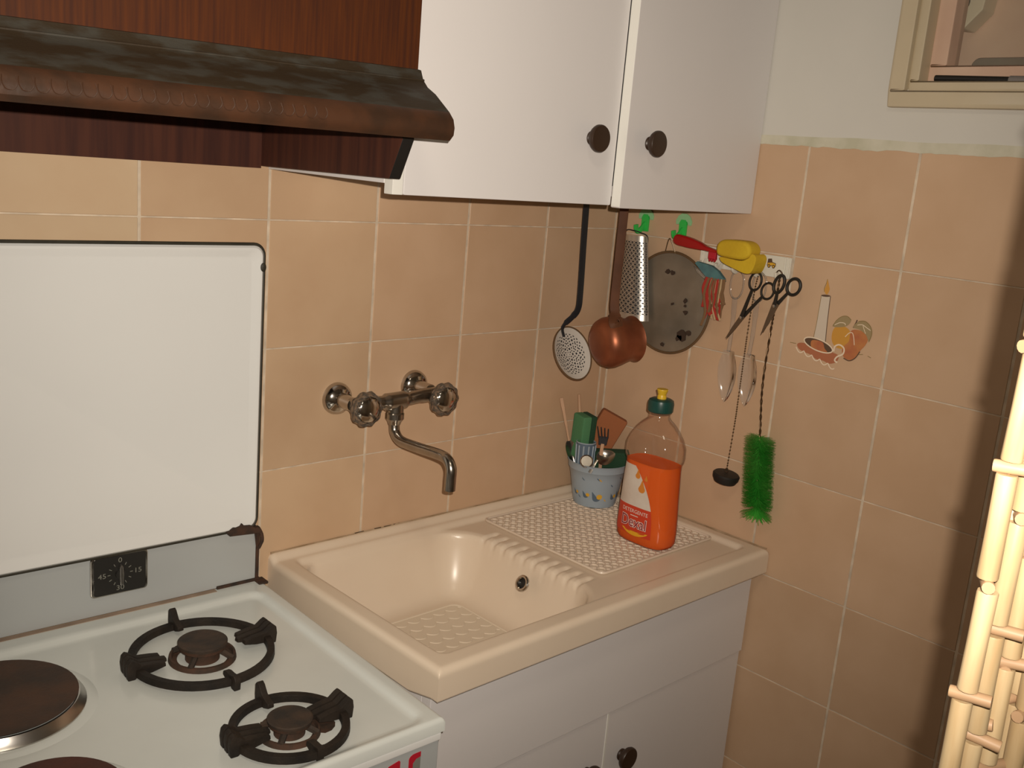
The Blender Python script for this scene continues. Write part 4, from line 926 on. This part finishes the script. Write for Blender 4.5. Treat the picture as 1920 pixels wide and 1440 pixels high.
def shell(levels, shrink, n=48):
    vs = []; fs = []
    for h in levels:
        a, b_ = ab(h); a -= shrink; b_ -= shrink; e = 2/nexp(h)
        for i in range(n):
            t = 2*PI*i/n; c, s = math.cos(t), math.sin(t)
            vs.append((math.copysign(abs(c)**e,c)*a, math.copysign(abs(s)**e,s)*b_, h))
    k = len(levels)
    for j in range(k-1):
        for i in range(n): fs.append((j*n+i,j*n+(i+1)%n,(j+1)*n+(i+1)%n,(j+1)*n+i))
    return vs, fs, n, k
lv = sorted(set([p[0] for p in PRF]+[0.0015,0.006,0.02,0.18,0.198,0.212,0.226,0.235]))
vs, fs, n, k = shell(lv, 0.0); fs.append(tuple(range(n-1,-1,-1))); 
B().add(vs,fs).obj('bottle_body', 'bottle_plastic', bt, ang=60)
lv2 = [h for h in lv if 0.0015 < h < 0.157]+[0.157]; vs, fs, n, k = shell(lv2, 0.0012); fs.append(tuple(range(n-1,-1,-1))); fs.append(tuple((k-1)*n+i for i in range(n)))
B().add(vs,fs).obj('liquid', 'liquid', bt, ang=60)
cpg = B().lathe([(0.0,0.252),(0.0215,0.252),(0.0235,0.254),(0.0240,0.268),(0.0225,0.2740),(0.018,0.2765),(0.0,0.2765)], 40, None, cap=False).obj('cap', 'cap_green', bt)
B().lathe([(0.0,0.276),(0.0085,0.276),(0.0085,0.281),(0.0075,0.284),(0.0105,0.293),(0.0100,0.2945),(0.0,0.2945)], 24, None, cap=False).obj('spout_top', 'cap_yellow', cpg)
def surf(u, h, off):
    a, b_ = ab(h); nn = nexp(h); uu = min(abs(u)/a,0.9999); return (u, -b_*(1-uu**nn)**(1/nn)-off, h)
def patch(fl, fr_, z0, z1, off, nz=16, nu=12):
    vs = []; fs = []
    for j in range(nz+1):
        h = z0+(z1-z0)*j/nz; ul, ur = fl(h), fr_(h)
        for i in range(nu+1): vs.append(surf(ul+(ur-ul)*i/nu, h, off))
    for j in range(nz):
        for i in range(nu): fs.append((j*(nu+1)+i,j*(nu+1)+i+1,(j+1)*(nu+1)+i+1,(j+1)*(nu+1)+i))
    b = B(); b.add(vs,fs); return b
left = lambda h: -0.049
def right(h):
    t = (h-0.018)/(0.150-0.018); return 0.036-0.050*max(0,t)**2.6
lb = patch(left, right, 0.072, 0.150, 0.0004).obj('label', 'label_white', bt)
lrd = patch(left, right, 0.020, 0.074, 0.0005).obj('label_base', 'label_red', bt)
def redtop(u): return 0.0745-0.010*((u+0.049)/0.085)**1.5
def words(txt, size, u0, h0, m, off, bold=0, sx=1.0, slant=0.0):
    v2, f2 = text_mesh(txt, size, bold)
    B().add([surf(u0+px*sx, h0+py+slant*px, off) for px,py in v2], f2).obj('lettering', m, lrd, smooth=False)
words('DETERGENTE', 0.0100, -0.004, 0.0640, 'label_text', 0.0008)
B().add([surf(u,h,0.0008) for u,h in ((-0.013,0.0552),(0.005,0.0552),(0.005,0.0566),(-0.013,0.0566))],[(0,1,2,3)]).obj('rule_line', 'label_text', lrd, smooth=False)
words('Dexal', 0.0290, -0.004, 0.0430, 'label_text', 0.0008, 0.0010, 0.88)
words('Dexal', 0.0290, -0.004, 0.0430, 'label_maroon', 0.0012, 0.0, 0.88)
cr = cs([(-0.030,0.0290),(-0.015,0.0270),(0.005,0.0265),(0.030,0.0290),(0.018,0.0215),(0.0,0.0180),(-0.018,0.0210)],3)
B().add([surf(u,h,0.0009) for u,h in cr]+[surf(0,0.0240,0.0009)], [(i,(i+1)%len(cr),len(cr)) for i in range(len(cr))]).obj('crescent', 'label_yellow', lrd, smooth=False)
for (u,h,r) in ((0.006,0.112,0.0078),(-0.006,0.134,0.0058),(0.0135,0.131,0.0034)):
    d = cs([(u,h+r*2.0),(u+r*0.55,h+r*0.6),(u+r,h-r*0.3),(u+r*0.6,h-r),(u,h-r*1.15),(u-r*0.6,h-r),(u-r,h-r*0.3),(u-r*0.55,h+r*0.6)],3)
    B().add([surf(a,c,0.0009) for a,c in d]+[surf(u,h,0.0009)], [(i,(i+1)%len(d),len(d)) for i in range(len(d))]).obj('drop_print', 'label_orange', lb, smooth=False)

# ------------------------------------------------------------------ blue bowl and what stands in it
BX, BY, BZ = 0.735, -0.0755, -0.553+ZO-0.0060
bw = thing('utensil_bowl', 'light blue plastic bowl with a printed pattern in the corner of the drainboard', 'bowl', (BX,BY,BZ))
B().lathe([(0.0,0.0),(0.040,0.0),(0.0435,0.002),(0.0475,0.020),(0.0545,0.060),(0.0585,0.076),(0.0605,0.078),(0.0620,0.090),(0.0635,0.0925),(0.0615,0.0930),(0.0595,0.090),(0.0575,0.078),(0.052,0.060),(0.045,0.020),(0.041,0.005),(0.0,0.004)], 56, None, cap=False).obj('shell', 'bowl_blue', bw)
def bsurf(a, h, off):
    prf = [(0.002,0.0435),(0.020,0.0475),(0.060,0.0545),(0.076,0.0585)]
    for i in range(3):
        if prf[i][0] <= h <= prf[i+1][0]: r = prf[i][1]+(prf[i+1][1]-prf[i][1])*(h-prf[i][0])/(prf[i+1][0]-prf[i][0]); break
    else: r = 0.05
    r += off; return (r*math.cos(a), r*math.sin(a), h)
def bprint(a0, h0, pts, m, off=0.0004):
    B().add([bsurf(a0+x/0.05,h0+z,off) for x,z in pts]+[bsurf(a0,h0,off)], [(i,(i+1)%len(pts),len(pts)) for i in range(len(pts))]).obj('print', m, bw, smooth=False)
fa = math.atan2(-0.70,-0.72)
duck = cs([(-0.008,0.009),(-0.0055,0.004),(-0.004,-0.002),(0.002,-0.004),(0.007,-0.002),(0.0085,0.0),(0.005,-0.0065),(-0.001,-0.0085),(-0.006,-0.006),(-0.0075,0.001)],2)
for da, h, sc_ in ((-0.95,0.030,0.7),(-0.45,0.029,0.85),(0.02,0.0270,1.25),(0.78,0.027,0.85),(1.15,0.0295,1.0)):
    bprint(fa+da, h, [(x*sc_,z*sc_) for x,z in duck], 'print_blue'); bprint(fa+da+0.06*sc_+0.04, h+0.0005, ell(0,0,0.0048*sc_,0.0046*sc_,12), 'print_yellow', 0.0006)
for da, h, m in ((-0.55,0.062,'print_blue'),(0.02,0.066,'print_blue'),(0.60,0.052,'print_blue'),(1.0,0.066,'print_blue'),(0.10,0.0645,'print_yellow'),(0.40,0.020,'print_yellow'),(-0.75,0.022,'print_blue')):
    bprint(fa+da, h, cs([(-0.003,0.0035),(0.0005,0.001),(0.0032,-0.0025),(0.0005,-0.0018),(-0.002,0.0005)],2), m)
def spoon(name, label, cat, top_, neck, bowl_c, bowl_t, wdt, m_h, m_b, side):
    t = thing(name, label, cat, (BX,BY,BZ)); L_ = lambda p: Vector((p[0]-BX,p[1]-BY,p[2]+ZO-BZ))
    a, n_, c, e_ = L_(top_), L_(neck), L_(bowl_c), L_(bowl_t)
    p_ = smooth_path([a,a.lerp(n_,0.5)+Vector(side)*0.002,n_],6); B().tube(p_, [1.0]*4+[0.8]*4+[0.6]*(len(p_)-8), 8, flat=(0.0075,0.0028), up=side).obj('handle', m_h, t)
    ax_ = (e_-n_); ln = ax_.length; ax_.normalize(); sd = Vector(side); sd = (sd-ax_*sd.dot(ax_)).normalized(); cr_ = ax_.cross(sd); vs = []; fs = []
    nu, nv = 8, 12
    for j in range(nv+1):
        tt = j/nv; hw = wdt*math.sin(PI*(0.05+0.95*tt)**0.8)**0.6
        for i in range(nu+1):
            u = -1+2*i/nu; vs.append(n_+ax_*ln*tt+cr_*hw*u+sd*(-0.006*(1-u*u)*math.sin(PI*tt)))
    for j in range(nv):
        for i in range(nu): fs.append((j*(nu+1)+i,j*(nu+1)+i+1,(j+1)*(nu+1)+i+1,(j+1)*(nu+1)+i))
    B().add(vs,fs).obj('spoon_bowl', m_b, t)
    return t
spoon('teaspoon', 'long-handled spoon at the left side of the blue bowl', 'spoon', (0.672,-0.014,-0.343), (0.690,-0.030,-0.432), (0.697,-0.036,-0.456), (0.703,-0.042,-0.483), 0.0105, 'wood_pale', 'chrome_dull', (-0.7,-0.7,0.1))
stt = thing('wooden_stick', 'pale pinkish wooden handle leaning in the blue bowl', 'stick', (BX,BY,BZ))
B().tube([(0.7215-BX,-0.017-BY,-0.340+ZO-BZ),(0.722-BX,-0.028-BY,-0.40+ZO-BZ),(0.719-BX,-0.046-BY,-0.478+ZO-BZ),(0.722-BX,-0.060-BY,0.0055)], [0.0026,0.0042,0.0050,0.0050], 12).obj('stick', 'wood_pale', stt)
def slab(name, label, cat, c, size, rot, mats, split=None):
    t = thing(name, label, cat, (c[0],c[1],c[2]+ZO), 0, None, rot)
    x, y, z = (s/2 for s in size)
    if split:
        box('foam', mats[0], t, -x, x*split, -y, y, -z, z, bevel=0.004); box('scouring_side', mats[1], t, x*split, x, -y, y, -z, z, bevel=0.003)
    else: box('foam', mats[0], t, -x, x, -y, y, -z, z, bevel=0.004)
    return t
slab('kitchen_sponge', 'green sponge standing upright at the back of the blue bowl', 'sponge', (0.713,-0.047,-0.420), (0.034,0.040,0.092), (0.05,0.0,-0.25), ('sponge_green','pad_green'), 0.25)
slab('kitchen_sponge', 'brown sponge block leaning in the blue bowl', 'sponge', (0.752,-0.073,-0.408), (0.058,0.022,0.080), (0.0,math.radians(25),math.radians(-45)), ('sponge_brown',))
slab('scouring_pad', 'dark green scouring pad lying over the edge of the blue bowl', 'scouring pad', (0.741,-0.1055,-0.457), (0.070,0.026,0.036), (0.12,-0.04,math.radians(-44)), ('pad_green',))
gl = thing('striped_cup', 'small blue and white striped cup inside the blue bowl', 'cup', (0.703,-0.066,-0.505+ZO))
B().lathe([(0.0,0.0),(0.017,0.0),(0.0185,0.03),(0.0200,0.078),(0.0190,0.078),(0.0170,0.03),(0.0155,0.003),(0,0.003)], 32, None, cap=False).obj('cup_wall', 'print_blue', gl)
for i in range(12):
    a = 2*PI*i/12; d = Vector((math.cos(a),math.sin(a),0)); B().tube([d*0.0178+Vector((0,0,0.012)), d*0.0202+Vector((0,0,0.074))], 0.0018, 6).obj('stripe', 'bowl_blue', gl)
B().tube([(0.0197*math.cos(2*PI*i/28),0.0197*math.sin(2*PI*i/28),0.0785) for i in range(28)], 0.0012, 6, closed=True).obj('lip', 'bowl_blue', gl)
spoon('tablespoon', 'steel spoon with its bowl resting at the front of the blue bowl', 'spoon', (0.679,-0.104,-0.4785), (0.695,-0.107,-0.453), (0.705,-0.117,-0.446), (0.722,-0.129,-0.437), 0.0165, 'chrome_dull', 'chrome_dull', (-0.55,-0.5,0.65))
fk = thing('fork', 'dark fork sticking up out of the blue bowl before the brown sponge', 'fork', (BX,BY,BZ)); L_ = lambda p: Vector((p[0]-BX,p[1]-BY,p[2]+ZO-BZ))
B().tube(smooth_path([L_((0.715,-0.100,-0.490)),L_((0.706,-0.106,-0.440)),L_((0.705,-0.108,-0.420))],5), 1.0, 8, flat=(0.007,0.0025), up=(-0.7,-0.7,0.1)).obj('handle', 'wood_pale', fk)
B().tube([L_((0.7055,-0.1075,-0.4225)),L_((0.705,-0.1085,-0.405))], [0.8,1.0], 8, flat=(0.020,0.0022), up=(-0.7,-0.7,0.1)).obj('fork_head', 'dark_iron', fk)
for i in range(4):
    o_ = (i-1.5)*0.0058; B().tube([L_((0.705+o_*0.72,-0.1085-o_*0.7,-0.408)), L_((0.7015+o_*0.9,-0.1075-o_*0.9,-0.384-0.004*i*0.3))], [0.0016,0.0010], 6).obj('tine', 'dark_iron', fk)
jc = thing('jar_lid', 'small round metal lid at the front edge of the blue bowl', 'lid', (0.684,-0.088,-0.4605+ZO), 0, None, (math.radians(62),0,math.radians(-45)))
B().lathe([(0,0.0),(0.0125,0.0),(0.0135,0.002),(0.0135,0.006),(0.0120,0.007),(0.0110,0.0055),(0,0.0055)], 28, None, cap=False).obj('lid_disc', 'chrome_dull', jc)

# ------------------------------------------------------------------ bamboo curtain beside the camera
bc = thing('bamboo_curtain', 'pale bamboo-tube curtain hanging close at the right edge of the picture', 'curtain', (-0.3725,-1.2225,ZC))
TL, PT = 0.0445, 0.0500
ZT = 2.02-ZC                          # the batten hangs a little below the ceiling on two straps
def btube(r, ln):
    return B().lathe([(r*0.45,0),(r*0.95,0.0),(r,0.0008),(r*0.97,ln*0.5),(r,ln-0.0008),(r*0.95,ln),(r*0.45,ln)], 12, None, cap=True)
t0 = btube(0.0043,TL).obj('bamboo_tube','bamboo'); tme = t0.data; bpy.data.objects.remove(t0)
t0 = btube(0.0027,0.0165).obj('bamboo_bead','bamboo_bead'); bme = t0.data; bpy.data.objects.remove(t0)
bat = box('curtain_batten', 'bamboo', bc, -0.02, 0.11, -0.09, 0.02, ZT, ZT+0.02, bevel=0.002)
for x, y in ((-0.01,0.005),(0.10,-0.075)): box('strap', 'cord_brown', bc, x-0.004, x+0.004, y-0.001, y+0.001, ZT+0.019, 0.0)
ld_ = Vector((0.0099,-0.0050,0)); back_ = Vector((0.0130,-0.0006,0))
for k in range(13):
    q = k//2; bx = ld_*(k//2) + (back_ if k % 2 else Vector((0,0,0)))
    bx.y += 0.0010*((k*5) % 3-1)
    ph = (0.0,0.017,0.021,0.041,0.0375,0.007,0.012,0.029,0.030,0.046,0.004,0.020,0.024)[k]
    zt0 = ZT-ph; cnt = 22
    cord = B().tube([(bx.x,bx.y,ZT+0.001),(bx.x,bx.y,zt0-PT*cnt)], 0.0006, 5).obj('strand', 'cord_brown', bc)
    for j in range(cnt):
        z = zt0-PT*(j+1)
        o = bpy.data.objects.new('bamboo_tube', tme); COL.objects.link(o); o.parent = cord
        o.location = (bx.x+random.uniform(-.0006,.0006), bx.y+random.uniform(-.0006,.0006), z); o.rotation_euler = (random.uniform(-.02,.02),random.uniform(-.02,.02),random.random()*6)
        o = bpy.data.objects.new('bamboo_bead', bme); COL.objects.link(o); o.parent = cord
        a = math.atan2(ld_.y,ld_.x)+random.choice((0,0,0.9,-0.9,0.4)); d = Vector((math.cos(a),math.sin(a),random.uniform(-0.15,0.15)))
        o.location = Vector((bx.x,bx.y,z+TL+0.0027))-d*0.0062
        o.rotation_euler = d.to_track_quat('Z','Y').to_euler()
